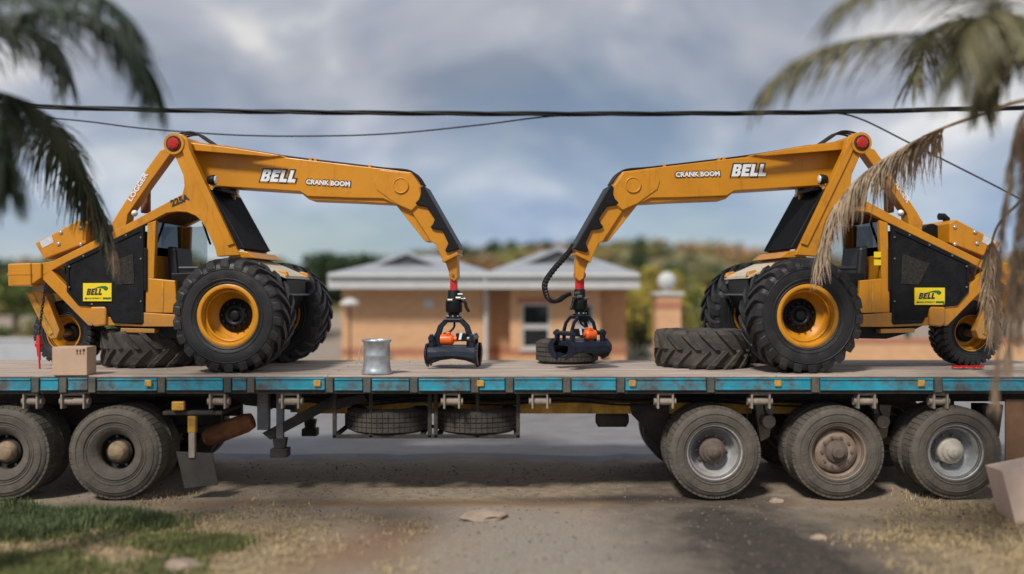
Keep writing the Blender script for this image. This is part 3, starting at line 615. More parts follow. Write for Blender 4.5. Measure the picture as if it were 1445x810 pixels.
    B().prism(poly([(170, 463), (218, 464), (218, 470), (170, 469)], -.50), -.50, -.1).build('belly_plate', YEL, root, .006)
    B().prism(poly([(150, 455), (300, 450), (300, 476), (210, 478), (180, 470)], -.38), -.38, .38).build('belly_pan', BLK, root, .01)
    # --- tail: cross beam, counterweight and caster fork
    tb = poly([(10.5, 372), (43, 371), (44, 403), (11, 404)], -.55)
    B().prism(tb, -.55, .55).build('counterweight', YEL, root, .015)
    B().prism(poly([(43.5, 371.5), (58, 371), (58, 392), (43.5, 402)], -.53), -.53, .53).build('tail_beam', YEL, root, .01)
    B().prism(poly([(10.2, 386), (43, 385.5), (43, 387.5), (10.2, 388)], -.555), -.556, -.54).build('weld_seam', YEL, root)
    B().prism(poly([(45, 399), (62, 399), (62, 414), (45, 413)], -.34), -.34, .34).build('fork_head', DUST, root, .012)
    for v0, v1 in ((-.34, -.22), (.22, .34)):
        B().prism(poly([(36, 413), (60, 410), (66, 420), (84, 466), (80, 477), (71, 479), (64, 470)], -.34), v0, v1).build('caster_fork', YEL, root, .01)
    B().prism(poly([(40, 415), (47, 414), (75, 470), (70, 473)], -.345), -.352, -.335).build('fork_rib', YELD, root, .004)
    # --- engine: black mesh covers, dark core, hood
    pan = poly([(204, 317), (93, 370), (94, 412), (110, 431), (149, 434), (160, 456), (204, 458)], -.515)
    B().prism(pan, -.515, -.49).build('engine_cover', MESHB, root, .006); B().prism(pan, .49, .515).build('engine_cover', MESHB, root, .006)
    B().prism(poly([(202, 326), (100, 376), (100, 410), (112, 428), (151, 432), (163, 450), (202, 452)], -.46), -.40, .40).build('engine', BLK, root)
    for (cx, cy, w_, h_) in ((203, 380, 4, 60),):
        B().prism(poly([(cx - 2, cy - h_ / 2), (cx + w_, cy - h_ / 2), (cx + w_, cy + h_ / 2), (cx - 2, cy + h_ / 2)], -.52), -.522, -.50).build('cover_edge', BLK, root, .003)
    bd = [(203, 318), (94, 370), (95, 411), (111, 430), (149, 433), (160, 455), (203, 456)]
    cx_ = sum(x for x, y in bd) / 7; cy_ = sum(y for x, y in bd) / 7
    inn = [(cx_ + (x - cx_) * .93, cy_ + (y - cy_) * .91) for x, y in bd]
    po, pi_ = poly(bd, -.515), poly(inn, -.515); fb = B(); n_ = len(bd)
    for i in range(n_):
        j = (i + 1) % n_; fb.hull4([(po[i][0], -.516, po[i][1]), (po[j][0], -.516, po[j][1]), (pi_[j][0], -.516, pi_[j][1]), (pi_[i][0], -.516, pi_[i][1])], [(po[i][0], -.527, po[i][1]), (po[j][0], -.527, po[j][1]), (pi_[j][0], -.527, pi_[j][1]), (pi_[i][0], -.527, pi_[i][1])])
    fb.build('cover_border', BLK, root)
    B().prism(poly([(150, 372), (188, 358), (190, 400), (165, 402)], -.516), -.522, -.5155).build('cover_vent', mat('vent_mesh', (.035, .032, .028), .8, 0, .5, 30, .9, 90, spec=.2), root)
    hb = B()
    for bx, by in ((199, 335), (199, 365), (199, 425), (98, 376), (98, 405), (118, 361), (150, 346), (178, 332), (130, 429)):
        u, w = Lp(bx, by, -.527); hb.lathe([(.013, -.527), (.013, -.536)], 6, 'y', (u, 0, w), smooth=False)
    hb.build('cover_bolts', GREY, root)['kind'] = 'stuff'
    ul, wl = Lp(91, 382, -.5)
    B().box(ul - .03, ul + .03, -.535, -.50, wl - .035, wl + .035).build('cover_latch', BLK, root, .006)
    hood = poly([(49, 343), (112, 310), (121, 315), (121, 343), (62, 366)], -.42)
    B().prism(hood, -.42, .42).build('hood', YEL, root, .015)
    hp = B()
    for bx, by in ((86, 328), (83, 344), (114, 321), (114, 345)):
        u, w = Lp(bx, by, -.42); hp.lathe([(.024, -.42), (.024, -.432), (.012, -.438)], 12, 'y', (u, 0, w))
    hp.build('hood_bolts', SILV, root)['kind'] = 'stuff'
    B().prism(poly([(56, 341), (73, 332), (76, 342), (60, 350)], -.42), -.424, -.421).build('hood_label', LABW, root)
    u, w = Lp(137, 326, -.3); B().lathe([(.11, -.16), (.11, .2)], 20, 'y', (u, 0, w - .01)).build('air_cleaner', BLK, root, .01)
    u, w = Lp(119, 312, -.2); B().tube([q(0, 0, 0) * 0 + Vector((u, -.1, w - .05)), Vector((u, -.1, w + .03)), Vector((u + .04, -.1, w + .06)), Vector((u + .1, -.1, w + .06))], .045, 12).build('intake_cap', BLK, root)
    # --- rear strut of the A-frame, pivot, exhaust
    st = poly([(226, 212), (205, 241), (167, 299), (158, 314), (160, 330), (178, 318), (180, 303), (208, 262), (240, 218), (243, 206)], -.17)
    strut = B().prism(st, -.17, .0).build('rear_strut', YEL, root, .01)
    if flip: TXT('LOGGER', 1254, 255, 1278, 291, 7.5, -.17, WHT, strut, 0, .035)
    else: TXT('LOGGER', 186, 285, 210, 246, 7.5, -.17, WHT, strut, 0, .035)
    u, w = Lp(246, 203, -.52)
    B().lathe([(.13, -.54), (.13, .54)], 28, 'y', (u, 0, w)).build('pivot_pin', YEL, root, .012)
    B().lathe([(.098, -.538), (.098, -.5465), (.074, -.5465), (.074, -.538)], 28, 'y', (u, 0, w), closed=True).build('grease_ring', CHAS, root)
    capr = B().lathe([(.078, -.54), (.078, -.556), (.06, -.567), (.03, -.572)], 8, 'y', (u, 0, w), smooth=False).build('pivot_cap', REDL, root, .004)
    pu, pw = u, w
    u2, w2 = Lp(203, 268, .1); B().box(u2 - .05, u2 + .05, .1, .2, w2 - .30, w2 + .0).build('exhaust_stack', RUST, root, .015)
    u2, w2 = Lp(190, 301, -.3); B().lathe([(.005, -.04), (.03, -.025), (.042, 0), (.03, .025), (.005, .04)], 14, 'y', (u2, -.3, w2)).build('beacon', WHT, root)
    # --- cab
    roof = poly([(207, 313), (235, 299), (250, 297), (264, 298.5), (276, 303), (281, 300), (262, 290), (250, 289), (205, 305)], -.46)
    B().prism(roof, -.40, .40).build('cab_roof', mat('roof_lining', (.16, .065, .015), .7), root, .006)
    B().prism(poly([(208, 315), (220, 311), (217, 393), (206, 393)], -.50), -.50, -.43).build('cab_post', YEL, root, .008)
    B().prism(poly([(208, 315), (220, 311), (217, 393), (206, 393)], -.50), .43, .50).build('cab_post', YEL, root, .008)
    lp = poly([(206, 392), (247, 396), (250, 442), (205, 441)], -.50)
    B().prism(lp, -.50, -.44).build('cab_side_panel', YEL, root, .01); B().prism(lp, .44, .50).build('cab_side_panel', YEL, root, .01)
    B().prism(poly([(229, 397), (231, 397), (230, 440), (228, 440)], -.505), -.507, -.495).build('panel_seam', YELD, root)
    # rear bulkhead with window
    ub0 = Lp(212, 350, -.45)[0]; wlo = Lp(212, 392, -.45)[1]; wmid = Lp(212, 358, -.45)[1]; wtop = Lp(212, 312, -.45)[1]
    B().box(ub0 - .02, ub0 + .02, -.43, .43, wlo - .35, wmid - .02).build('bulkhead', YEL, root, .006)
    B().box(ub0 - .006, ub0 + .006, -.42, .42, wmid - .02, wtop).build('rear_window', GLASS, root)
    B().box(ub0 - .02, ub0 + .02, .36, .43, wmid - .02, wtop + .02).build('window_post', YEL, root, .006)
    gm = B()
    for i in range(7): gm.box(ub0 - .03, ub0 - .02, -.38 + i * .12, -.37 + i * .12, wmid, wtop)
    for i in range(5): gm.box(ub0 - .031, ub0 - .02, -.40, .40, wmid + i * .08, wmid + i * .08 + .01)
    gm.build('window_grille', GREY, root)['kind'] = 'stuff'
    # side pane behind the door opening
    pane = poly([(219, 313), (257, 318), (257, 347), (247, 392), (218, 393)], -.45)
    B().prism(poly([(220, 313), (247, 311), (247, 392), (218, 393)], -.46), .445, .455).build('side_pane', GLASS, root)
    um, wm = Lp(262, 392, 0)
    sx = um + .12; wm = wm + .02
    B().prism([(sx - .16, wm - .18), (sx + .30, wm - .16), (sx + .32, wm - .06), (sx - .10, wm - .07)], -.25, .25).build('seat', SEAT, root, .03)
    B().prism([(sx - .24, wm - .08), (sx - .10, wm - .08), (sx - .14, wm + .36), (sx - .26, wm + .38)], -.24, .24).build('backrest', SEAT, root, .035)
    B().box(sx - .08, sx + .26, -.31, -.25, wm + .07, wm + .12).build('armrest', SEAT, root, .02)
    B().box(sx - .15, sx + .28, -.2, .2, wm - .45, wm - .18).build('seat_box', BLK, root, .02)
    B().prism([(sx + .42, wm - .25), (sx + .62, wm - .2), (sx + .60, wm + .18), (sx + .50, wm + .16)], -.3, .3).build('dashboard', BLK, root, .02)
    B().tube([(sx + .50, 0, wm + .1), (sx + .40, 0, wm + .16)], .02, 8).build('steering_column', BLK, root)
    a0 = R(32); sw = B(); ring = [Vector((sx + .40, 0, wm + .16)) + Vector((math.cos(a0) * math.cos(t) * .17, math.sin(t) * .17, math.sin(a0) * math.cos(t) * .17)) for t in [2 * math.pi * i / 24 for i in range(25)]]
    sw.tube(ring, .013, 6).build('steering_wheel', BLK, root)
    B().prism(poly([(205, 393), (330, 400), (330, 448), (205, 448)], -.42), -.42, .42).build('cab_floor', YELD, root, .01) if False else B().box(ub0, .05, -.43, .43, wlo - .38, wlo - .33).build('cab_floor', CHAS, root, .006)
    B().tube([Vector((Lp(286, 313, .42)[0], .42, Lp(286, 313, .42)[1])), Vector((Lp(297, 345, .42)[0], .42, Lp(297, 345, .42)[1]))], .016, 8).build('grab_rail', BLK, root)
    if flip:
        for (px, py, m_) in ((1236, 359, STICK), (1236, 370, STICK)):
            u2, w2 = Lp(1459 - px, py, -.50); B().box(u2 - .045, u2 + .045, -.506, -.5015, w2 - .04, w2 + .03).build('warning_label', m_, root)
    # front screen: sloping black mesh guard on a frame
    ua, wa = Lp(293, 270, -.43); uc, wc = Lp(338, 352, -.43)
    scn = B().prism([(ua, wa), (uc, wc), (uc + .045, wc + .012), (ua + .045, wa + .012)], -.43, .43).build('windscreen_guard', MESHB, root, .006)
    rb = B(); nrib = 22
    for i in range(nrib):
        v = -.40 + .8 * i / (nrib - 1)
        rb.hull4([(ua + .047, v - .004, wa + .013), (uc + .047, v - .004, wc + .013), (uc + .047, v + .004, wc + .013), (ua + .047, v + .004, wa + .013)],
                 [(ua + .058, v - .004, wa + .016), (uc + .058, v - .004, wc + .016), (uc + .058, v + .004, wc + .016), (ua + .058, v + .004, wa + .016)])
    rb.build('guard_bars', BLK, scn)['kind'] = 'stuff'
    for v0, v1 in ((-.455, -.425), (.425, .455)):
        B().prism([(ua - .03, wa - .01), (uc - .05, wc - .01), (uc + .06, wc + .02), (ua + .06, wa + .02)], v0, v1).build('guard_frame', BLK, scn, .004)
    B().prism(poly([(338, 351), (380, 357), (380, 366), (338, 364)], -.47) if False else [(uc - .12, wc - .10), (uc - .12, wc + .0), (uc + .12, wc - .03), (uc + .22, wc - .11)], -.47, .47).build('screen_sill', YEL, root, .01)
    # work lamps under the boom
    for (px, py, v, r_) in ((300, 254, -.45, .062), (331, 270, .15, .05)):
        u2, w2 = Lp(px, py, v)
        lb = B().lathe([(.3 * r_, -.07), (.8 * r_, -.05), (r_, 0), (r_, .035), (.9 * r_, .04)], 20, 'x', (u2, v, w2)).build('work_lamp', BLK, root)
        B().lathe([(.88 * r_, .035), (.86 * r_, .046), (.5 * r_, .056), (.05 * r_, .06)], 20, 'x', (u2, v, w2)).build('lens', LAMPG, lb)
        B().box(u2 - .03, u2 + .01, v - .012, v + .012, w2 - .11, w2 - .04).build('lamp_bracket', YEL, lb)
    u2, w2 = Lp(325, 271, 0)
    B().box(u2 - .07, u2 + .05, -.38, .1, w2 - .03, w2 + .02).build('lamp_bar', BLK, root, .006)
    # --- boom: root fairing, main box, deep knuckle section, arm
    VB = -.19
    mb_ = poly([(252, 206), (268, 207), (395, 221), (480, 231), (540, 238), (580, 243), (593, 262), (598, 285), (580, 298.5), (540, 280), (500, 279.5), (434, 277), (423, 270), (297, 262), (270, 240)], VB)
    boom = B().prism(mb_, VB, -VB).build('boom', YEL, root, .01)
    low = poly([(420, 268.5), (434.5, 277), (500, 279), (541, 279.5), (556, 287), (500, 284), (435, 281.5)], VB)
    B().prism(low, VB + .03, -VB - .03).build('boom_keel', YEL, boom, .006)
    B().prism(poly([(250, 203), (266, 201), (330, 209), (396, 219.5), (380, 221), (270, 212), (250, 212)], -.36), -.36, -.30).build('boom_wing', YEL, boom, .006)
    B().prism(poly([(250, 203), (266, 201), (330, 209), (396, 219.5), (380, 221), (270, 212), (250, 212)], -.36), .30, .36).build('boom_wing', YEL, boom, .006)
    # plate that closes the wings on top
    w0 = [Lp(250, 203, -.36), Lp(266, 201, -.36), Lp(330, 209, -.36), Lp(396, 219.5, -.36)]
    for (a, b), (v0, v1) in zip(zip(w0[:-1], w0[1:]), ((.36, .36), (.36, .33), (.33, .19))):
        B().hull4([(a[0], -v0, a[1] + .002), (b[0], -v1, b[1] + .002), (b[0], v1, b[1] + .002), (a[0], v0, a[1] + .002)], [(a[0], -v0, a[1] + .018), (b[0], -v1, b[1] + .018), (b[0], v1, b[1] + .018), (a[0], v0, a[1] + .018)]).build('boom_cover', YEL, boom)
    kp = poly([(536, 240), (579, 244.5), (591, 262), (595, 283), (581, 297), (560, 288), (532, 268), (528, 256)], VB)
    B().prism(kp, VB - .012, VB + .004).build('knuckle_plate', YEL, boom, .006)
    u2, w2 = Lp(566, 262, VB)
    B().lathe([(.10, VB - .010), (.10, VB - .026), (.085, VB - .026), (.083, VB - .02)], 28, 'y', (u2, 0, w2)).build('knuckle_boss', YEL, boom)
    arm = poly([(575, 262), (594, 262), (648, 352), (645, 359), (625, 368), (614, 344), (608, 341), (580, 298)], VB + .02)
    ar = B().prism(arm, VB + .02, -VB - .02).build('boom_arm', YEL, root, .01)
    B().prism(poly([(557, 287), (582, 297), (609, 340), (600, 341)], VB + .06), VB + .06, -VB - .06).build('arm_web', YEL, ar, .006)
    B().prism(poly([(623, 366), (645, 355.5), (646.5, 359.5), (625, 370.5)], VB), VB, -VB).build('arm_collar', YEL, ar, .004)
    tip = poly([(627, 366), (645, 358), (646, 392), (641, 397), (635, 393), (633, 383)], -.09)
    B().prism(tip, -.09, .09).build('arm_tip', YEL, ar, .01)
    gd = poly([(593, 264), (598, 261.5), (649, 351), (642, 353.5), (632, 356), (628, 354.5), (629, 351), (632.6, 343.5), (624, 325), (612, 323.5), (607, 320.5), (611, 316), (613.6, 309), (602, 292), (590, 290), (585.5, 287), (591, 281), (594, 273)], VB - .01)
    B().prism(gd, VB - .02, -VB + .02).build('hose_guard', BLK, ar, .012)
    # hoses
    hz = []
    for off in (-.1, 0, .1):
        pts = [(229, 218), (226, 206), (233, 192), (248, 184.5), (264, 184), (280, 194), (296, 203.5), (320, 207), (395, 219.5), (480, 230), (540, 237), (578, 241.5), (594, 260)]
        hz.append([Vector((Lp(x, y, -.30 if x < 300 else VB)[0], off, Lp(x, y, -.30 if x < 300 else VB)[1] + .008)) for x, y in pts])
    for k, h_ in enumerate(hz): B().tube(smooth_path(h_, 5), .014, 7).build('hydraulic_hose', HOSE, root)
    cl = B()
    for px, py in ((436, 226), (443, 227), (520, 236)):
        u2, w2 = Lp(px, py, VB); cl.box(u2 - .018, u2 + .018, -.14, .14, w2 - .02, w2 + .035)
    cl.build('hose_clamps', YEL, boom)['kind'] = 'stuff'
    # hanging armoured hose loop
    loop = [(646, 345), (652, 354), (662, 366), (676, 382), (687, 400), (685, 417), (679, 425), (668, 424), (660, 418), (652, 414)]
    lpth = smooth_path([Vector((Lp(x, y, 0)[0], 0.02 + .05 * math.sin(i * .35), Lp(x, y, 0)[1])) for i, (x, y) in enumerate(loop)], 8)
    rad = [.026 + (.006 if i % 2 else -.003) for i in range(len(lpth))]
    if flip: B().tube(lpth, rad, 9, False).build('armoured_hose', HOSE, root)
    if flip: B().tube([p + Vector((.03, .05, .01)) for p in lpth], .012, 6).build('hydraulic_hose', HOSE, root)
    # lettering on the boom side
    def blocks(px, py, ex, ey, hpx):
        if flip: a = Lp(1459 - px, py - 3, VB); b = Lp(1459 - ex, ey - 3, VB); a = (-a[0], a[1]); b = (-b[0], b[1])
        else: a = Lp(px, py, VB); b = Lp(ex, ey, VB)
        w = math.hypot(b[0] - a[0], b[1] - a[1]); h = hpx * w / math.hypot(ex - px, ey - py)
        place_flat(block_letters('BELL', WHT, w, h, .3), boom, (a[0], VB - .008, a[1]), (b[0] - a[0], 0, b[1] - a[1]), 'lettering')
        place_flat(block_letters('BELL', INK, w, h, .3, .017), boom, (a[0], VB - .004, a[1]), (b[0] - a[0], 0, b[1] - a[1]), 'lettering_outline')
    def outline(s, px, py, ex, ey, hpx, sh, bd):
        o, w, h = TXT(s, px, py, ex, ey, hpx, VB, WHT, boom, sh, bd, dv=.003)
        dx = (ex - px) * .02
        TXT(s, px - 1.2, py + 1.3, ex + 1.2, ey + 1.3, hpx + 2.6, VB, INK, boom, sh, bd + .03, 'lettering_outline')
    if flip:
        blocks(1031, 253, 1083, 252.5, 16.5); outline('CRANK BOOM', 953, 254, 1015, 252.5, 7, 0, .04)
    else:
        blocks(367.5, 256, 420.5, 258, 16.5); outline('CRANK BOOM', 432, 260, 494, 263.5, 7, 0, .04)
    # model number on the rail
    if flip: TXT('225A', 1197, 291, 1219, 296, 9, -.50, INK, root, 0, .04)
    else: TXT('225A', 243, 292, 268, 282, 9.5, -.50, INK, root, 0, .04)
    # BELL sticker on the engine cover
    if flip: (x0, y0), (x1, y1) = (1288, 409), (1330, 433)
    else: (x0, y0), (x1, y1) = (118, 399.5), (158, 425)
    def S(px, py):
        if flip: u, w = Lp(1459 - px, py - 3, -.518); return (-u, w)
        return Lp(px, py, -.518)
    bb = MB().prism([S(x0, y0), S(x1, y0), S(x1, y1), S(x0, y1)], -.531, -.5165).build('sticker', STICK, root)
    W_, H_ = x1 - x0, y1 - y0
    def rel(a, b): return (x0 + a * W_, y0 + b * H_)
    def St(s, a0, b0, a1, hh, m_, sh, bd):
        pa, pb = rel(a0, b0), rel(a1, b0); A_, B_ = S(*pa), S(*pb); w = math.hypot(B_[0] - A_[0], B_[1] - A_[1]); h = hh * H_ * w / (pb[0] - pa[0])
        place_flat(text_mesh(s, m_, w, h, sh, bd, .0008), bb, (A_[0], -.5325, A_[1]), (B_[0] - A_[0], 0, B_[1] - A_[1]), 'lettering')
    A_, B_ = S(*rel(.12, .66)), S(*rel(.70, .66)); w_ = B_[0] - A_[0]
    place_flat(block_letters('BELL', INK, w_, .34 * H_ * w_ / (.58 * W_), .3, 0, .0008), bb, (A_[0], -.5325, A_[1]), (B_[0] - A_[0], 0, B_[1] - A_[1]), 'lettering')
    St('EQUIPMENT', .17, .90, .66, .10, STICKG, 0, .01)
    sw = [(.36, .32), (.5, .22), (.66, .16), (.8, .16), (.88, .24), (.88, .34), (.82, .42), (.76, .40), (.72, .32), (.62, .27), (.5, .28)]
    MB().prism([S(*rel(a, b)) for a, b in sw], -.5326, -.5308).build('swoosh', STICKG, bb)
    MB().prism([S(*rel(a, b)) for a, b in ((.70, .79), (.985, .79), (.985, .90), (.70, .90))], -.5326, -.5308).build('green_bar', STICKG, bb)
    MB().prism([S(*rel(a, b)) for a, b in ((.06, .80), (.15, .80), (.15, .90), (.06, .90))], -.5326, -.5308).build('green_bar', STICKG, bb)
    # --- grapple hanging from the arm
    gu, gw = Lp(640.5, 392, 0); zt = gw
    def gz_(py): return Lp(640.5, py, 0)[1]
    gr = B().box(-.04, .04, -.055, .055, gz_(417) - zt, gz_(392) - zt + .06)
    gr.lathe([(.05, -.075), (.05, .075)], 16, 'y', (0, 0, gz_(388) - zt)); gr.lathe([(.05, -.06), (.05, .06)], 14, 'x', (0, 0, gz_(416) - zt))
    gr = gr.build('grapple', RED, root, .008, (sg * gu, 0, zt), (0, 0, grapple_turn))
    def G(): return MB(flip)
    G().lathe([(.016, -.115), (.016, .115)], 10, 'y', (0, 0, gz_(388) - zt)).build('link_pin', GREY, gr)
    r1, r2, r3, r4 = (gz_(409) - zt, gz_(424) - zt, gz_(441) - zt, gz_(449) - zt)
    G().lathe([(.03, r1), (.075, r1 - .005), (.08, r2 + .02), (.105, r2), (.105, r3 + .02), (.095, r3), (.07, r3 - .005), (.07, r4 + .025), (.1, r4 + .02), (.1, r4)], 24, 'z').build('rotator', BLK, gr, .006)
    ft = G()
    for (x, y, z, r_) in ((.07, -.085, r2 + .03, .022), (.12, -.03, r2 + .02, .018), (-.03, -.105, r2 + .005, .02), (.09, -.06, r2 + .075, .018)): ft.lathe([(r_, -.03), (r_, .03)], 8, 'x', (x, y, z), smooth=False)
    ft.build('fittings', GREY, gr)['kind'] = 'stuff'
    G().tube(smooth_path([(.1, -.05, r2), (.15, -.06, r2 - .02), (.165, -.06, r2 - .08), (.2, -.06, r2 - .14)], 4), .02, 8).build('hose_stub', HOSE, gr)
    nbt = G()
    for i in range(8): a = i * math.pi / 4; nbt.lathe([(.011, r4 + .02), (.011, r4 + .036)], 6, 'z', (.085 * math.cos(a), .085 * math.sin(a), 0), smooth=False)
    nbt.build('rotator_bolts', SILV, gr)['kind'] = 'stuff'
    # arched yoke: two plates
    za = gz_(449) - zt; zb = gz_(475) - zt; zc = gz_(489) - zt; zd = gz_(509) - zt; ze = gz_(516) - zt
    def arch(): return [(-.22, zb - .12), (-.225, zb + .02), (-.185, za - .09), (-.10, za - .005), (.10, za - .005), (.185, za - .09), (.225, zb + .02), (.22, zb - .12), (.17, zb - .12), (.175, zb + .02), (.145, za - .115), (.085, za - .05), (-.085, za - .05), (-.145, za - .115), (-.175, zb + .02), (-.17, zb - .12)]
    for v0, v1 in ((-.10, -.075), (.075, .10)): G().prism(arch(), v0, v1).build('yoke_plate', STEELB, gr, .006)
    G().box(-.10, .10, -.10, .10, za - .05, za - .006).build('yoke_top', STEELB, gr, .006)
    for sx_ in (-1, 1):
        for (yy) in (-.20, .14):
            G().prism([(sx_ * .255 - .03, zc - .02), (sx_ * .255 - .03, zb), (sx_ * .255 - .01, zb + .04), (sx_ * .255 + .015, zb + .04), (sx_ * .255 + .03, zb), (sx_ * .255 + .03, zc - .02)], yy, yy + .05).build('jaw_lug', STEELB, gr, .006)
        G().lathe([(.032, -.22), (.032, .22)], 12, 'y', (sx_ * .255, 0, zb - .01)).build('jaw_pin', STEELB, gr)
    # two jaws, front and back, each a curved blade
    for sd in (-1, 1):
        prof = [(zc + .02, .10), (zc, .22), (zc - .06, .265), ((zd + zc) / 2 - .04, .275), (zd, .20), (ze + .02, .10)]
        jm = G(); outer = []; xs_ = [-.30, -.27, -.16, 0, .16, .27, .30]
        grid = []
        for x in xs_:
            e_ = abs(x) / .30; lift = (1 - e_ ** 2) * .075
            row = []
            for k, (z, y) in enumerate(prof):
                t_ = k / (len(prof) - 1); row.append((x, sd * y, z + lift * t_ ** 2))
            grid.append(row)
        vs_ = [p for r_ in grid for p in r_] + [(p[0], p[1] - sd * .025, p[2] - .004) for r_ in grid for p in r_]
        n_ = len(prof); mct = len(xs_) * n_; fs_ = []
        for i in range(len(xs_) - 1):
            for k in range(n_ - 1):
                a = i * n_ + k; fs_ += [(a, a + 1, a + n_ + 1, a + n_), (mct + a, mct + a + n_, mct + a + n_ + 1, mct + a + 1)]
        for i in range(len(xs_) - 1):
            for k in (0, n_ - 1): a = i * n_ + k; fs_.append((a, a + n_, mct + a + n_, mct + a))
        for k in range(n_ - 1):
            for i in (0, len(xs_) - 1): a = i * n_ + k; fs_.append((a, a + 1, mct + a + 1, mct + a))
        jm.add(vs_, fs_, False)
        jw = jm.build('jaw', STEELB, gr, .004)
        for sx_ in (-1, 1):
            cz = [(sd * .08, zc + .05), (sd * .2, zc + .04), (sd * .285, zc - .03), (sd * .295, (zc + zd) / 2 - .02), (sd * .22, zd - .02), (sd * .09, ze - .01), (sd * .10, ze + .05), (sd * .16, zd + .06), (sd * .17, zc - .04)]
            k = MB(flip)
            n_ = len(cz); x0_, x1_ = (sx_ * .325, sx_ * .295)
            k.add([(x0_, y, z) for y, z in cz] + [(x1_, y, z) for y, z in cz], [tuple(range(n_)), tuple(range(2 * n_ - 1, n_ - 1, -1))] + [(i, (i + 1) % n_, n_ + (i + 1) % n_, n_ + i) for i in range(n_)])
            k.build('jaw_cheek', STEELB, gr, .005)
    G().lathe([(.065, -.14), (.068, -.09), (.068, .0), (.05, .02)], 18, 'x', (-.0, -.14, zb - .03)).build('motor', ORG, gr, .006)
    G().box(-.075, -.02, -.19, -.09, zb + .02, zb + .065).lathe([(.035, .0), (.035, .05)], 12, 'x', (.01, -.14, zb - .02)).build('motor_port', ORG, gr, .008)
    G().lathe([(.03, .05), (.03, .22)], 12, 'x', (0, -.13, zb - .02)).build('piston_rod', GREY, gr)
    G().box(.05, .19, -.16, -.04, zb - .05, zb + .05).build('valve_block', BLK, gr, .008)
    G().prism([(.085, zb - .03), (.115, zb - .03), (.135, zb + .055), (.10, zb + .055)], -.168, -.161).build('maker_label', WHT, gr)
    G().box(-.28, .28, -.12, .12, zc - .05, zc + .01).build('jaw_beam', STEELB, gr, .01)
    G().tube(smooth_path([(.0, .0, za - .02), (.01, -.03, za - .1), (-.03, -.08, za - .16), (-.10, -.10, za - .19), (-.13, -.12, zb)], 5), .014, 7).build('jaw_hose', HOSE, gr)
    if flip: gr.scale = (.92, .92, .92)
    return root, sg

left, _ = make_logger(False, LO, -YAW, 'yellow boom logger whose rear caster wheel stands behind a small cardboard box', R(0))
RO = Vector((-LO.x + .115, LO.y - .06, BED))
right, _ = make_logger(True, RO, YAW, 'yellow boom logger with dried brown palm fronds hanging across its front and rear', R(28))

# ------------------------------------------------------------------ loose things on the deck
lug_me = tyre_mb(.61, .46, .32, .045, 16, .3).mesh('loose_tyre', TYREO)
o = link('loose_tyre', lug_me, None, (2.44, 1.36, BED + .236), (R(90), 0, .3)); tag(o, 'big worn lugged tyre lying flat behind the front wheel draped by the dry frond', 'tyre', 'loose tyres on the flatbed')
o = link('loose_tyre', lug_me, None, (-4.70, 1.55, BED + .236), (R(90), 0, 1.1)); tag(o, 'big lugged tyre lying flat between a logger caster wheel and front wheel', 'tyre', 'loose tyres on the flatbed')
o = link('loose_tyre', tyre_mb(.42, .30, .22, .018, truck=True).mesh('loose_tyre', TYREO), None, (.74, 1.93, BED + .158), (R(90), 0, .4)); tag(o, 'small dusty tyre lying flat on the deck under a grapple', 'tyre', 'loose tyres on the flatbed')

# galvanised drum
dr = empty('steel_drum', (at(531, 520, .2).x, .24, BED), 0, 'small silver galvanised drum standing at the teal rail edge', 'drum')
MB().lathe([(.01, .0), (.172, .0), (.178, .02), (.162, .05), (.155, .10), (.150, .20), (.156, .215), (.150, .23), (.152, .36), (.168, .375), (.170, .395), (.160, .40), (.155, .385), (.148, .37), (.01, .365)], 40, 'z').build('drum_body', SILV, dr)
hd = MB().tube(smooth_path([(-.168, 0, .33), (-.2, -.03, .25), (-.19, -.07, .17), (-.15, -.09, .13)], 4), .006, 6); hd.build('handle', GREY, dr)

def carton(name, x, y, z, w, d, h, rz, label, marks, tilt=0, CARD=CARD):
    c = empty(name, (x, y, z), rz, label, 'box'); c.rotation_euler = (tilt, 0, rz)
    MB().box(-w / 2, w / 2, -d / 2, d / 2, 0, h).build('carton', CARD, c, .004)
    MB().box(-w / 2 - .001, w / 2 + .001, -.03, .03, h - .001, h + .0025).build('tape_strip', CARDT, c)
    MB().box(-w / 2 + .004, w / 2 - .004, -d / 2 + .004, -.003, h - .002, h + .005).build('flap', CARD, c)
    MB().box(-w / 2 + .004, w / 2 - .004, .003, d / 2 - .004, h - .002, h + .005).build('flap', CARD, c)
    return c
p = at(104, 523, .14)
c = carton('cardboard_box', p.x, .16, BED, .385, .26, .315, R(3), 'small cardboard box with handling marks on the deck by a caster wheel', True)
mk = MB(); yy = -.1325
for x in (.085, .12):
    mk.box(x - .005, x + .005, yy, yy + .003, .245, .28).prism([(x - .014, .275), (x + .014, .275), (x, .298)], yy, yy + .003); mk.box(x - .013, x + .013, yy, yy + .003, .238, .243)
mk.prism([(.143, .298), (.173, .298), (.17, .275), (.161, .266), (.155, .266), (.146, .275)], yy, yy + .003).box(.1555, .1605, yy, yy + .003, .246, .267).box(.147, .169, yy, yy + .003, .238, .244)
mk.build('handling_marks', INK, c)

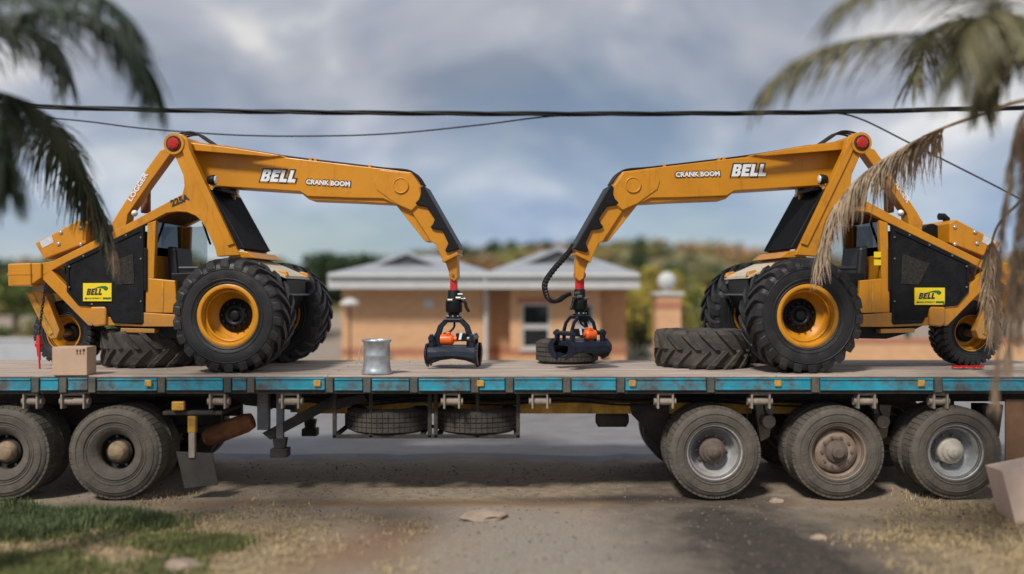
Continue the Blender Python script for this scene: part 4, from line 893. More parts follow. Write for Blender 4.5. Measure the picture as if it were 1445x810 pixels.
# chain and red load binder at the left logger's caster
ch = empty('tie_down_chain', (at(54, 500, .9).x, .9, BED), 0, 'dark chain with red lever binder tying down the caster fork', 'chain')
O3 = ch.location.copy()
a, b = at(64, 400, .92) - O3, at(55, 473, .90) - O3
cm = MB()
n = 17
for i in range(n):
    pc = a.lerp(b, (i + .5) / n); L = .028
    ring = []
    for k in range(13):
        t = 2 * math.pi * k / 12; x_, z_ = .014 * math.cos(t), (.030 if True else 0) * math.sin(t)
        ring.append(pc + (Vector((x_, 0, z_)) if i % 2 else Vector((0, x_, z_))))
    cm.tube(ring, .0065, 6)
cm.build('chain_links', CHAS, ch)['kind'] = 'stuff'
bm_ = MB().tube([b, b + Vector((-.01, 0, -.10)), b + Vector((0, 0, -.26))], [.022, .028, .02], 10).tube([b + Vector((.01, -.02, -.02)), b + Vector((.03, -.05, -.12)), b + Vector((.035, -.05, -.30))], .016, 8)
bm_.box(b.x - .04, b.x + .05, -.03, .03, b.z - .14, b.z - .10).tube([b + Vector((0, 0, -.24)), Vector((b.x + .01, 0, .0))], .012, 8)
bm_.build('load_binder', RED, ch, .003)
# crumpled red strap by the right caster wheel
rs = MB(); pts = smooth_path([at(1340, 519, .95), at(1352, 516, .92), at(1362, 520, .93), at(1372, 516, .9), at(1384, 519, .92)], 5)
O4 = Vector((pts[0].x, .93, BED)); rng = random.Random(3)
for k in range(3):
    pp = [Vector((q_.x - O4.x + k * .03, (q_.y - O4.y) + k * .06 - .06, .012 + .02 * abs(math.sin(i * .9 + k)))) for i, q_ in enumerate(pts)]
    for i in range(len(pp) - 1):
        w = Vector((0, .025, .004)); rs.hull4([pp[i] - w, pp[i + 1] - w, pp[i + 1] + w, pp[i] + w], [pp[i] - w + Vector((0, 0, .004)), pp[i + 1] - w + Vector((0, 0, .004)), pp[i + 1] + w + Vector((0, 0, .004)), pp[i] + w + Vector((0, 0, .004))])
o = rs.build('ratchet_strap', RED, None, 0, O4); tag(o, 'crumpled red strap lying on the deck against a caster wheel', 'strap')

# carton on the verge
p = at(1432, 738, -1.1)
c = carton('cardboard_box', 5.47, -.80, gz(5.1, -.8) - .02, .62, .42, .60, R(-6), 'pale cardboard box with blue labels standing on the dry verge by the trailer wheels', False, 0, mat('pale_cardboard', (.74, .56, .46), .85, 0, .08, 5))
for x0_, x1_, z0_, z1_ in ((-.10, .02, .42, .55), (-.06, .05, .07, .20)): MB().box(x0_, x1_, -.213, -.2105, z0_, z1_).build('shipping_label', LABB, c)
c.rotation_euler = (R(-2), R(-13), R(-6)); c.location.z += .02

# ------------------------------------------------------------------ gatehouse building
def brick_mat(name, c1, c2, mortar, sc=1.0):
    m = bpy.data.materials.new(name); m.use_nodes = True; t = m.node_tree; b = t.nodes['Principled BSDF']; b.inputs['Roughness'].default_value = .9
    tcx = N(t, 'ShaderNodeTexCoord'); sp = N(t, 'ShaderNodeSeparateXYZ'); lk(t, tcx.outputs['Object'], sp.inputs[0])
    ad = N(t, 'ShaderNodeMath', operation='ADD'); lk(t, sp.outputs[0], ad.inputs[0]); lk(t, sp.outputs[1], ad.inputs[1])
    cb = N(t, 'ShaderNodeCombineXYZ'); lk(t, ad.outputs[0], cb.inputs[0]); lk(t, sp.outputs[2], cb.inputs[1])
    bt = N(t, 'ShaderNodeTexBrick'); bt.inputs['Scale'].default_value = 1; bt.inputs['Brick Width'].default_value = .23; bt.inputs['Row Height'].default_value = .085; bt.inputs['Mortar Size'].default_value = .006
    bt.inputs['Color1'].default_value = (*c1, 1); bt.inputs['Color2'].default_value = (*c2, 1); bt.inputs['Mortar'].default_value = (*mortar, 1); lk(t, cb.outputs[0], bt.inputs['Vector'])
    lk(t, bt.outputs[0], b.inputs['Base Color'])
    bn = N(t, 'ShaderNodeBump'); bn.inputs['Strength'].default_value = .5; bn.inputs['Distance'].default_value = .01; bn.invert = True; lk(t, bt.outputs['Fac'], bn.inputs['Height']); lk(t, bn.outputs[0], b.inputs['Normal'])
    MATS[name] = m; return m
BRK = brick_mat('face_brick', (.66, .37, .19), (.57, .31, .155), (.52, .39, .27))
BRKR = brick_mat('red_brick', (.45, .17, .09), (.38, .14, .075), (.42, .3, .22))
ROOF = mat('roof_sheet', (.34, .36, .39), .55, .1, .12, 2, .2, 20)
ROOFE = mat('fascia_white', (.50, .50, .485), .6, 0, .08, 3)
FRAME = mat('window_frame_white', (.5, .5, .48), .5, 0, .05)
HY = 15.0
hs = empty('brick_gatehouse', (0, HY, 0), 0, 'low brick gatehouse with pale hipped roofs across the road', 'building')
def hx(px, y=HY): return at(px, 0, y).x
def hz_(py, y=HY): return at(0, py, y).z
def H(m): m.v = [(p[0], p[1] - HY, p[2]) for p in m.v]; return m
ev = hz_(408)
# walls: left wing, recess, right wing with window opening
H(MB().box(hx(482), hx(692), HY, HY + 5, -.05, ev)).build('wall', BRK, hs)
H(MB().box(hx(692), hx(722), HY + .5, HY + 5, -.05, ev)).build('wall', BRK, hs)
wx0, wx1, wz0, wz1 = hx(736), hx(776), hz_(491), hz_(428)
wx2, wx3 = hx(812), hx(836)
m = MB().box(hx(720), wx0, HY - .2, HY + .05, -.05, ev).box(wx1, wx2, HY - .2, HY + .05, -.05, ev).box(wx3, hx(846), HY - .2, HY + .05, -.05, ev)
for a_, b_ in ((wx0, wx1), (wx2, wx3)): m.box(a_, b_, HY - .2, HY + .05, -.05, wz0).box(a_, b_, HY - .2, HY + .05, wz1, ev)
m.box(hx(720), hx(846), HY + .051, HY + 5, -.05, wz0 - .2).box(hx(720), hx(720) + .25, HY + .051, HY + 5, wz0 - .2, ev).box(hx(846) - .25, hx(846), HY + .051, HY + 5, wz0 - .2, ev)
H(m).build('wall', BRK, hs)
H(MB().box(hx(846), hx(886), HY + .35, HY + 4, -.05, ev)).build('wall', BRK, hs)
bz0, bz1 = hz_(501), hz_(491)
for a_, b_, y_ in ((482, 692, HY), (692, 720, HY + .5), (720, 846, HY - .2), (846, 886, HY + .35)):
    H(MB().box(hx(a_) - .0, hx(b_) + .0, y_ - .015, y_ - .002, bz0, bz1)).build('brick_band', BRKR, hs)
H(MB().box(wx0 - .12, wx1 + .12, HY - .215, HY - .202, wz1 + .0, wz1 + .16)).build('brick_lintel', BRKR, hs)
for a_, b_ in ((wx0, wx1), (wx2, wx3)):
    fr = MB(); fw = .06
    fr.box(a_, a_ + fw, HY - .16, HY - .08, wz0, wz1).box(b_ - fw, b_, HY - .16, HY - .08, wz0, wz1).box(a_ + fw, b_ - fw, HY - .16, HY - .08, wz0, wz0 + fw).box(a_ + fw, b_ - fw, HY - .16, HY - .08, wz1 - fw, wz1)
    mz = wz0 + (wz1 - wz0) * .48; fr.box(a_ + fw, b_ - fw, HY - .158, HY - .082, mz - .07, mz + .07)
    wn = H(fr).build('window', FRAME, hs)
    for z0_, z1_ in ((wz0 + fw, mz - .07), (mz + .07, wz1 - fw)): H(MB().box(a_ + fw, b_ - fw, HY - .13, HY - .12, z0_, z1_)).build('pane', DGLASS, wn)
    H(MB().box(a_ - .06, b_ + .06, HY - .27, HY - .16, wz0 - .07, wz0 - .003)).build('window_sill', ROOFE, hs)
H(MB().box(hx(598), hx(613), HY - .05, HY - .003, hz_(434), hz_(422))).build('wall_vent', FRAME, hs, .01)
def hip(x0, x1, y0, y1, ze, zr, ra, rb, ry, name='roof'):
    rt = .03
    v = [(x0, y0, ze), (x1, y0, ze), (x1, y1, ze), (x0, y1, ze), (ra, ry, zr), (rb, ry, zr)]
    return H(MB().add(v, [(0, 1, 5, 4), (1, 2, 5), (2, 3, 4, 5), (3, 0, 4), (0, 3, 2, 1)])).build(name, ROOF, hs)
def wing(p0, p1, ridge_y, gab0, gab1, yf):
    d0 = HY + yf
    x0, x1 = hx(p0, d0), hx(p1, d0)
    zt, zb = hz_(386, d0), hz_(407, d0)
    H(MB().box(x0, x1, d0, d0 + 6.2, zb, zb + .05)).build('soffit', ROOFE, hs)
    H(MB().box(x0 - .02, x1 + .02, d0 - .03, d0 + .0, zb - .01, zt)).build('fascia', ROOFE, hs, .006)
    H(MB().box(x0 - .02, x0, d0 + .001, d0 + 6.2, zb - .01, zt)).build('fascia', ROOFE, hs); H(MB().box(x1, x1 + .02, d0 + .001, d0 + 6.2, zb - .01, zt)).build('fascia', ROOFE, hs)
    H(MB().lathe([(.06, x0), (.06, x1)], 10, 'x', (0, d0 - .09, zt - .06))).build('gutter', ROOFE, hs)
    zr = hz_(ridge_y, d0 + 2.9); xm0, xm1 = x0 + (x1 - x0) * .40, x0 + (x1 - x0) * .60
    r_ = hip(x0 - .03, x1 + .03, d0 - .04, d0 + 6.2, zt, zr, xm0, xm1, d0 + 2.9)
    # seams of the roof sheets
    # small dark louvred gable on the front slope
    gy = d0 + 1.2; ga, gb = hx(gab0, gy), hx(gab1, gy); gm_ = (ga + gb) / 2; g0 = zt + (zr - zt) * .42; g1 = zt + (zr - zt) * .90
    g_ = H(MB().prism([(ga, g0), (gb, g0), (gm_, g1)], gy, gy + 2.0)).build('gablet', mat('gable_dark', (.09, .09, .095), .7), hs)
    for sgn in (-1, 1):
        e = Vector((gb - gm_, 0, g0 - g1)) if sgn > 0 else Vector((ga - gm_, 0, g0 - g1)); e2 = e * 1.25
        n_ = Vector((0, 0, .12))
        A_ = [Vector((gm_, gy - .12, g1)), Vector((gm_, gy - .12, g1)) + e2, Vector((gm_, gy + 2, g1)) + e2, Vector((gm_, gy + 2, g1))]
        H(MB().hull4(A_, [p + n_ for p in A_])).build('gablet_roof', ROOF, g_)
wing(464, 700, 360, 535, 613, -.7)
wing(684, 902, 354, 745, 830, -.9)
H(MB().lathe([(.06, -.02), (.06, ev)], 12, 'z', (hx(686), HY - .10, 0))).build('downpipe', ROOFE, hs)

# gate pillar with ball, boundary fence
def pillar(px, y, label):
    x = at(px, 0, y).x
    o = empty('gate_pillar', (x, y, 0), 0, label, 'pillar')
    MB().box(-.33, .33, -.33, .33, -.05, 2.28).build('shaft', BRK, o); MB().box(-.338, .338, -.338, .338, 1.9, 2.12).build('brick_band', BRKR, o)
    MB().box(-.40, .40, -.40, .40, 2.28, 2.38).build('cap', ROOFE, o, .02)
    MB().lathe([(.12, 2.38), (.10, 2.44)] + [(.26 * math.sin(a), 2.67 - .26 * math.cos(a)) for a in [R(22 + i * 15.7) for i in range(10)]] + [(.01, 2.93)], 24, 'z').build('ball', ROOFE, o)
pillar(941, 14.4, 'brick gate pillar topped by a pale ball beside the gatehouse')
FENG = mat('fence_green', (.03, .085, .06), .5, 0, .2)
def fence(x0, x1, y, h, label, low=0.0):
    o = empty('boundary_fence', (x0, y, 0), 0, label, 'fence'); n = max(1, round((x1 - x0) / 2.4)); st = (x1 - x0) / n
    for i in range(n + 1): MB().box(i * st - .03, i * st + .03, -.03, .03, -.05, h + .06).build('post', FENG, o)
    for z in (low + .12, h - .05): MB().box(.03, x1 - x0 - .03, -.015, .015, z, z + .04).build('rail', FENG, o)
    m_ = MB(); k = 0; x = .1
    while x < x1 - x0: m_.box(x - .007, x + .007, -.007, .007, low + .05, h + .02); x += .11
    p_ = m_.build('wire_pickets', FENG, o); p_['kind'] = 'stuff'
fence(at(962, 0, 14.4).x, 6.6, 14.4, 1.95, 'green picket fence running from the ball pillar to the low wall')
fence(at(888, 0, 16.5).x, at(922, 0, 14.4).x, 15.6, 1.9, 'green picket fence between the gatehouse and the ball pillar')
lw = empty('low_brick_wall', (6.7, 14.2, 0), 0, 'low brick boundary wall with red top course across the road', 'wall')
MB().box(0, 22, 0, .25, -.05, .98).build('wall', BRK, lw); MB().box(-.02, 22.02, -.02, .27, .98, 1.12).build('coping', BRKR, lw)
for i in range(6): MB().box(.5 + i * 3.6, .62 + i * 3.6, .06, .18, 1.12, 2.2).build('wall_post', FENG, lw)
lw2 = empty('low_brick_wall', (-24, 15.2, 0), 0, 'plain grey rendered wall left of the gatehouse', 'wall')
MB().box(0, 15.5, 0, .22, -.05, 1.0).build('wall', mat('render_grey', (.42, .43, .45), .9, 0, .1, 2), lw2); MB().box(-.02, 15.52, -.03, .25, 1.0, 1.07).build('coping', ROOFE, lw2)
# garden lamp / parasol stand by the wall
ls = empty('lamp_post', (at(494, 0, 13.8).x, 13.8, .1), 0, 'slim dark post with white shade standing against the brick wall', 'lamp')
MB().lathe([(.025, 0), (.025, 1.95)], 10, 'z').build('post', CHAS, ls); MB().lathe([(.28, 0.0), (.26, .05), (.06, .1), (.03, .16)], 20, 'z').build('base', CHAS, ls)
MB().lathe([(.27, 1.93), (.28, 1.97), (.20, 2.05), (.08, 2.11), (.02, 2.12)], 20, 'z').build('lamp_shade', LAMPW, ls)

# ------------------------------------------------------------------ hills, trees
def leafmat(name, c, var=.5):
    m = mat(name, c, .75, 0, var, 1.3); t = m.node_tree; b = t.nodes['Principled BSDF']; b.inputs['Subsurface Weight'].default_value = 0
    return m
LF = [leafmat('leaf_dark', (.035, .07, .022)), leafmat('leaf_olive', (.20, .18, .045)), leafmat('leaf_mid', (.11, .15, .035)), leafmat('leaf_yellow', (.36, .29, .045)), leafmat('leaf_brown', (.27, .155, .07))]
BARK = mat('bark', (.10, .075, .055), .9, 0, .3, 8, .5, 20)
def hill_mat():
    return mat('hill_scrub', (.18, .155, .055), .95, 0, .45, .06, .6, .6, dirt=(.22, .14, .08), dscale=.03, dlo=.45, dhi=.6)
hv = []; hxs = [-420 + i * 10 for i in range(85)]; hys = [70 + j * 14 for j in range(24)]
def hill_h(x, y):
    t = max(0, min(1, (y - 75) / 190)); t = t * t * (3 - 2 * t)
    prof = 10.5 + 4.5 * math.sin(x / 52 + 2.1) + 2.5 * math.sin(x / 23 + .4) + (4.5 if x > 20 else 0) * min(1, max(0, (x - 20) / 40)) - 4.0 * math.exp(-((x + 75) / 40) ** 2)
    return t * prof + 1.2 * mnoise.noise(Vector((x * .03, y * .03, 1))) * t - .3
for y in hys:
    for x in hxs: hv.append((x, y, hill_h(x, y)))
nx_ = len(hxs)
o = MB().add(hv, [(j * nx_ + i, j * nx_ + i + 1, (j + 1) * nx_ + i + 1, (j + 1) * nx_ + i) for j in range(len(hys) - 1) for i in range(nx_ - 1)], True).build('hills', hill_mat()); tag(o, kind='structure')
def crown_mesh(n, rx, ry, rz, leaf, seed, m, clusters=16, dense=.30):
    rg = random.Random(seed); mb = MB(); cs = []
    for i in range(clusters):
        while True:
            p = Vector((rg.uniform(-1, 1), rg.uniform(-1, 1), rg.uniform(-1, 1)))
            if .35 < p.length < 1: break
        cs.append((Vector((p.x * rx * .75, p.y * ry * .75, p.z * rz * .75)), rg.uniform(.6, 1.15)))
    for i in range(n):
        c, s = rg.choice(cs); d = Vector((rg.gauss(0, 1), rg.gauss(0, 1), rg.gauss(0, 1))).normalized() * (rg.random() ** .35)
        p = c + Vector((d.x * rx, d.y * ry, d.z * rz)) * dense * s * 1.35
        a = Vector((rg.uniform(-1, 1), rg.uniform(-1, 1), rg.uniform(-.5, 1))).normalized(); b = a.cross(Vector((rg.uniform(-1, 1), rg.uniform(-1, 1), rg.uniform(-1, 1)))).normalized()
        L = leaf * rg.uniform(.6, 1.3); W = L * .5
        mb.add([p - a * L * .5, p + b * W * .5, p + a * L * .5, p - b * W * .5], [(0, 1, 2, 3)])
    me = bpy.data.meshes.new('crown'); me.from_pydata(mb.v, [], mb.f); me.materials.append(m); return me
def trunk_mesh(h, r, seed):
    rg = random.Random(seed); m = MB(); m.tube(smooth_path([(0, 0, -.1), (.03 * h, 0, h * .3), (-.02 * h, .02 * h, h * .65), (0, 0, h)], 3), [r * (1 - .06 * i) for i in range(10)], 8)
    for i in range(6):
        a = rg.uniform(0, 6.28); z = h * rg.uniform(.45, .85); L = h * rg.uniform(.25, .4)
        m.tube([(0, 0, z), (math.cos(a) * L * .5, math.sin(a) * L * .5, z + L * .4), (math.cos(a) * L, math.sin(a) * L, z + L * .9)], [r * .45, r * .3, r * .12], 6)
    return m.mesh('trunk', BARK)
TRUNK = trunk_mesh(1.0, .06, 5)
CR = [crown_mesh(5200, 1, 1, .85, .11, 11 + k, LF[k], 18) for k in range(5)]
def tree(px, pyt, y, h, w, k, label, group, base=None, name='broadleaf_tree'):
    x = at(px, 0, y).x; z = gz(x, y) if y < 70 else hill_h(x, y)
    if base is not None: z = base
    ht = at(0, pyt, y).z - z
    o = empty(name, (x, y, z), random.uniform(0, 6), label, 'tree', group)
    link('trunk', TRUNK, o, (0, 0, 0), (0, 0, 0), (ht * .75, ht * .75, ht * .75)); link('crown', CR[k], o, (0, 0, ht * (1 - h * .5)), (0, 0, random.uniform(0, 6)), (w, w, ht * h * .52))
    return o
G1 = 'trees behind the gatehouse'
tree(345, 356, 40, .8, 2.6, 1, 'olive green tree seen under the boom behind the black screen guard', G1)
tree(405, 358, 36, .8, 2.2, 2, 'mid green bushy tree rising behind the far front wheel beside the dark one', G1)
tree(455, 347, 42, .8, 3.2, 0, 'broad dark green tree left of the gatehouse roof', G1)
tree(505, 349, 44, .8, 2.6, 0, 'dark green tree touching the left end of the gatehouse roof', G1)
tree(290, 338, 38, .8, 2.0, 1, 'olive tree seen through the open cab', G1)
tree(55, 360, 36, .8, 2.2, 2, 'mid green tree behind the tail block of the logger by the carton', G1)
tree(20, 352, 40, .8, 2.4, 1, 'olive tree at the end of the grey rendered wall', G1)
tree(-40, 350, 44, .8, 2.8, 0, 'dark tree beyond the grey rendered wall', G1)
tree(672, 352, 60, .8, 3.0, 4, 'brownish tree rising between the two gatehouse roofs', G1)
tree(870, 362, 40, .85, 2.3, 1, 'olive tree at the right end of the gatehouse roof', G1)
tree(915, 366, 36, .85, 2.0, 3, 'yellow green tree behind the ball pillar', G1)
tree(965, 372, 34, .9, 2.1, 3, 'yellow green bushy tree above the green picket fence', G1)
tree(1020, 368, 36, .9, 2.2, 1, 'olive bush behind the spare big tyre and green fence', G1)
tree(1065, 352, 46, .85, 3.0, 2, 'mid green tree by the black screen guard of the frond-draped logger', G1)
tree(1120, 358, 48, .85, 3.0, 1, 'olive tree hidden behind the frond-draped logger cab', G1)
tree(1230, 400, 30, .9, 1.6, 2, 'low green tree behind the frond-draped logger engine', G1)
tree(1420, 385, 30, .9, 1.8, 4, 'brownish tree behind the low brick wall end', G1)
cyp = tree(900, 327, 150, 1.0, 1.6, 0, 'tall narrow dark cypress standing on the hill crest', None, name='cypress_tree'); 
# shrub bank right of the gatehouse
for i, (px, dy, hh, k, lb) in enumerate(((862, 0, 1.75, 3, 'yellow green shrub touching the right end of the gatehouse'), (905, 1.6, 1.6, 1, 'olive shrub behind the short green fence beside the ball pillar'), (945, 0, 1.8, 3, 'yellow green shrub directly behind the ball pillar'), (985, 1.6, 1.65, 2, 'mid green shrub above the big flat tyre'), (1025, 0, 1.7, 3, 'yellow green shrub behind the far front wheel of the frond-draped logger'))):
    y = 22 + dy; x = at(px, 0, y).x
    o = empty('garden_shrub', (x, y, -.03), random.uniform(0, 6), lb, 'shrub', 'shrubs behind the green fence')
    link('foliage', CR[k], o, (0, 0, hh * .8), (0, 0, i), (1.15, 1.1, hh * 1.0)); link('stem', TRUNK, o, (0, 0, 0), (0, 0, 0), (1, 1, 1.2))
for i, (px, lb) in enumerate(((-35, 'mid green shrub behind the outer end of the grey rendered wall'), (45, 'olive shrub behind the grey wall at the logger tail block'), (150, 'mid green shrub behind the grey wall under the engine cover'), (265, 'olive shrub behind the grey wall near the gatehouse'))):
    x = at(px, 0, 17).x
    o = empty('hedge_shrub', (x, 17 + (i % 2), -.03), i, lb, 'shrub', 'shrubs behind the grey wall')
    hh = .95 + .3 * random.random()
    link('foliage', CR[(2, 1)[i % 2]], o, (0, 0, hh * .9), (0, 0, i), (1.1, 1.1, hh)); link('stem', TRUNK, o, (0, 0, 0), (0, 0, 0), (1, 1, 1.2))
# far woodland on the slopes: one mass
fw = MB(); rg = random.Random(21)
def far_mass(name, n, mcol, seed, cond):
    rg = random.Random(seed); mb = MB()
    cnt = 0
    while cnt < n:
        x = rg.uniform(-260, 260); y = rg.uniform(85, 290)
        if abs(x) > (y + 10) * .72: continue
        if not cond(mnoise.noise(Vector((x * .025, y * .025, 5)))): continue
        cnt += 1; z = hill_h(x, y); r = rg.uniform(1.0, 2.4)
        for k in range(34):
            d = Vector((rg.gauss(0, 1), rg.gauss(0, 1), rg.gauss(0, 1))).normalized(); p = Vector((x, y, z + r * .7)) + Vector((d.x * r, d.y * r, d.z * r * .8)) * (.7 + .3 * rg.random())
            a = Vector((rg.uniform(-1, 1), rg.uniform(-1, 1), rg.uniform(-1, 1))).normalized(); b = a.orthogonal().normalized(); L = r * .42
            mb.add([p - a * L, p + b * L * .6, p + a * L, p - b * L * .6], [(0, 1, 2, 3)])
    me = bpy.data.meshes.new(name); me.from_pydata(mb.v, [], mb.f); me.materials.append(mcol); o = link(name, me); tag(o, 'scrub and small trees covering the far hill slopes', 'woodland', None, 'stuff'); return o
tag(far_mass('far_woodland', 300, LF[0], 31, lambda v: v > .05), 'dark green scrub covering the far hill slopes', 'woodland')
tag(far_mass('far_woodland', 330, LF[1], 32, lambda v: v < .15), 'olive green scrub covering the far hill slopes', 'woodland')
tag(far_mass('far_woodland', 300, LF[4], 33, lambda v: v < -.05), 'brown dry scrub covering the far hill slopes', 'woodland')
# ------------------------------------------------------------------ overhead cables
def cable(pts, y, r, label, twist=False, name='overhead_cable'):
    P_ = smooth_path([at(px, py, y) for px, py in pts], 8); O_ = P_[0].copy()
    m = MB()
    if twist:
        dense = []
        for i in range(len(P_) - 1):
            for k in range(14): dense.append(P_[i].lerp(P_[i + 1], k / 14))
        for s_ in range(3):
            m.tube([p - O_ + Vector((0, math.cos(i * .045 + s_ * 2.09), math.sin(i * .045 + s_ * 2.09))) * r * .55 for i, p in enumerate(dense)], r * .5, 6)
    else: m.tube([p - O_ for p in P_], r, 7)
    o = m.build(name, HOSE, None, 0, O_); tag(o, label, 'cable')
cable([(-700, 128), (-200, 142), (175, 154), (450, 158.5), (720, 160.5), (1000, 160), (1270, 156), (1700, 144), (2200, 122)], 2.6, .036, 'thick twisted black overhead cable spanning above both loggers', True)
cable([(-300, 148), (60, 166), (200, 181), (330, 190.5), (450, 192), (560, 188), (680, 176), (780, 164), (900, 160)], 2.62, .011, 'thin black cable sagging below the thick twisted one')
cable([(1130, 161), (1200, 163), (1290, 205), (1400, 260), (1480, 300), (1700, 400)], 2.62, .012, 'thin black service wire slanting down from the thick cable past the logger')

# ------------------------------------------------------------------ palms in front
PG = mat('palm_green', (.034, .052, .026), .55, 0, .4, 3); PO = mat('palm_olive', (.13, .12, .055), .6, 0, .4, 3); PD = mat('palm_dead', (.34, .25, .165), .85, 0, .35, 5)
PT = mat('palm_trunk', (.16, .125, .095), .95, 0, .3, 5, .6, 15)
def frond(parent, O_, pts, m, n=110, L=.5, g=.35, side_y=.6, w=.016, seed=0, taper=.5, start=.12, spread=1.0, rr=.018, name='frond', rag=.05):
    rg = random.Random(seed); P_ = smooth_path([Vector(p) - O_ for p in pts], 10); mb = MB(); N_ = len(P_)
    mb.tube(P_, [rr * (1 - .8 * i / (N_ - 1)) for i in range(N_)], 6)
    for i in range(n):
        t = start + (1 - start) * (i + rg.random()) / n; f = t * (N_ - 1); k = min(int(f), N_ - 2); p = P_[k].lerp(P_[k + 1], f - k)
        tan = (P_[k + 1] - P_[k]).normalized(); sd = tan.cross(Vector((0, 0, 1)))
        if sd.length < .2: sd = tan.cross(Vector((0, 1, 0)))
        sd.normalize()
        for s_ in (-1, 1):
            d = (sd * s_ * spread * rg.uniform(.6, 1.1) + tan * rg.uniform(.4, .9) + Vector((rg.gauss(0, .12), rg.gauss(0, .12), rg.gauss(0, .12)))).normalized()
            LL = L * (1 - taper * abs(t - .45) * 1.6) * rg.uniform(.95 - rag * 5, 1.15); q_ = p.copy(); ww = w * rg.uniform(.7, 1.2); wd = d.cross(Vector((rg.gauss(0, .4), rg.gauss(0, .4), 1))).normalized(); vs = []
            ns = 5
            for j in range(ns + 1):
                a = ww * (1 - (j / ns) ** 1.6) + .0015; vs += [q_ - wd * a, q_ + wd * a]
                d = (d + Vector((rg.gauss(0, rag), rg.gauss(0, rag), -g * rg.uniform(.95 - rag * 5, 1.2)))).normalized(); q_ = q_ + d * LL / ns
            mb.add(vs, [(2 * j, 2 * j + 1, 2 * j + 3, 2 * j + 2) for j in range(ns)])
    me = bpy.data.meshes.new(name); me.from_pydata([tuple(v) for v in mb.v], [], mb.f); me.materials.append(m); return link(name, me, parent)
def palm(x, y, hgt, label, seed):
    o = empty('palm_tree', (x, y, gz(x, y)), 0, label, 'palm tree'); rg = random.Random(seed)
    m = MB(); pr = []
    nseg = 34
    for i in range(nseg): z = -.1 + (hgt + .1) * i / (nseg - 1); pr.append((.17 + .03 * math.exp(-z * 2) + (.018 if i % 2 else 0), z))
    m.lathe(pr, 16, 'z').build('trunk', PT, o)
    st = MB()
    for i in range(70):
        a = rg.uniform(0, 6.28); z = hgt - rg.uniform(0, .9); d = Vector((math.cos(a), math.sin(a), .8)).normalized(); b = Vector((math.cos(a) * .16, math.sin(a) * .16, z)); st.tube([b, b + d * rg.uniform(.12, .28)], [.035, .02], 5)
    st.build('frond_stubs', PT, o)['kind'] = 'stuff'
    return o
# right palm
rp = palm(5.0, -3.1, 4.0, 'palm tree with olive crown and long dead fronds beside the cardboard box verge', 3)
RPO = rp.location.copy(); cr = Vector((5.0, -3.1, 4.05))
fr = [([cr, at(1440, 85, -3.50), at(1370, 62, -3.60), at(1290, 50, -3.70), at(1200, 58, -3.70), at(1130, 82, -3.70), at(1082, 120, -3.70)], PO, 106, 0.65, 0.24, .8),
      ([cr, at(1450, 40, -3.80), at(1400, 0, -4.00), at(1330, -30, -4.20), at(1240, -20, -4.40), at(1180, 10, -4.40)], PO, 100, 0.55, 0.22, .9),
      ([cr, at(1440, 60, -3.20), at(1390, 30, -3.00), at(1345, 30, -2.80), at(1310, 60, -1.8), at(1290, 110, -1.7)], PO, 113, 0.65, 0.32, .9),
      ([cr, at(1450, 50, -3.80), at(1420, 20, -4.10), at(1385, 20, -4.30), at(1360, 60, -4.40), at(1350, 110, -4.40)], PO, 100, 0.55, 0.36, .9),
      ([cr, at(1452, 70, -3.40), at(1430, 60, -3.30), at(1405, 80, -3.20), at(1390, 120, -3.20), at(1385, 150, -3.20)], PO, 113, 0.47, 0.40, .9),
      ([cr, cr + Vector((.2, -.6, .5)), cr + Vector((.4, -1.4, .5)), cr + Vector((.6, -2.0, -.2))], PO, 75, 0.52, 0.24, 1),
      ([cr, cr + Vector((.8, .2, .7)), cr + Vector((1.7, .5, .6)), cr + Vector((2.5, .7, -.2))], PO, 87, 0.59, 0.24, 1),
      ([cr, cr + Vector((.4, .8, .8)), cr + Vector((.7, 1.7, .9)), cr + Vector((.9, 2.5, .2))], PO, 87, 0.59, 0.24, 1),
      ([cr, cr + Vector((-.2, .3, .9)), cr + Vector((-.5, .6, 1.5)), cr + Vector((-1.1, .9, 1.6))], PO, 87, 0.59, 0.24, 1)]
for k, (pt, m_, n_, L_, g_, sp) in enumerate(fr): frond(rp, RPO, pt, m_, n_, L_, g_, seed=40 + k, spread=sp, w=.0105, rag=.05)
# its dead fronds: one drapes over the logger, one hangs at the tail, a skirt by the trunk
d1 = [cr + Vector((-.1, .1, -.1)), at(1452, 140, -1.9), at(1390, 160, -1.3), at(1330, 181, -.8), at(1285, 203, -.5), at(1240, 230, -.34), at(1205, 258, -.24), at(1180, 290, -.18), at(1165, 325, -.15), at(1156, 360, -.15)]
frond(rp, RPO, d1, PD, 400, .66, .75, seed=60, w=.009, start=.33, spread=.55, taper=.45, rr=.022, name='dead_frond', rag=.13)
d2 = [cr + Vector((-.1, 0, -.2)), at(1470, 240, -1.9), at(1438, 285, -1.2), at(1410, 315, -.6), at(1399, 345, -.35), at(1396, 380, -.25), at(1397, 420, -.25), at(1402, 455, -.25)]
frond(rp, RPO, d2, PD, 300, .40, .8, seed=61, w=.0085, start=.55, spread=.6, taper=.2, rr=.02, name='dead_frond', rag=.13)
for k, (x0_, y0_) in enumerate(((1425, 510), (1406, 560), (1440, 470), (1432, 430))):
    d3 = [cr + Vector((-.12, -.1, -.25)), at(1455, 150, -2.7 - .1 * k), at(x0_ + 18, 260, -2.75), at(x0_ + 6, 350, -2.8), at(x0_, y0_ - 40, -2.8), at(x0_ - 3, y0_, -2.8)]
    frond(rp, RPO, d3, PD, 110, .26, 1.0, seed=70 + k, w=.008, start=.25, spread=.45, taper=.3, rr=.013, name='dead_frond', rag=.13)
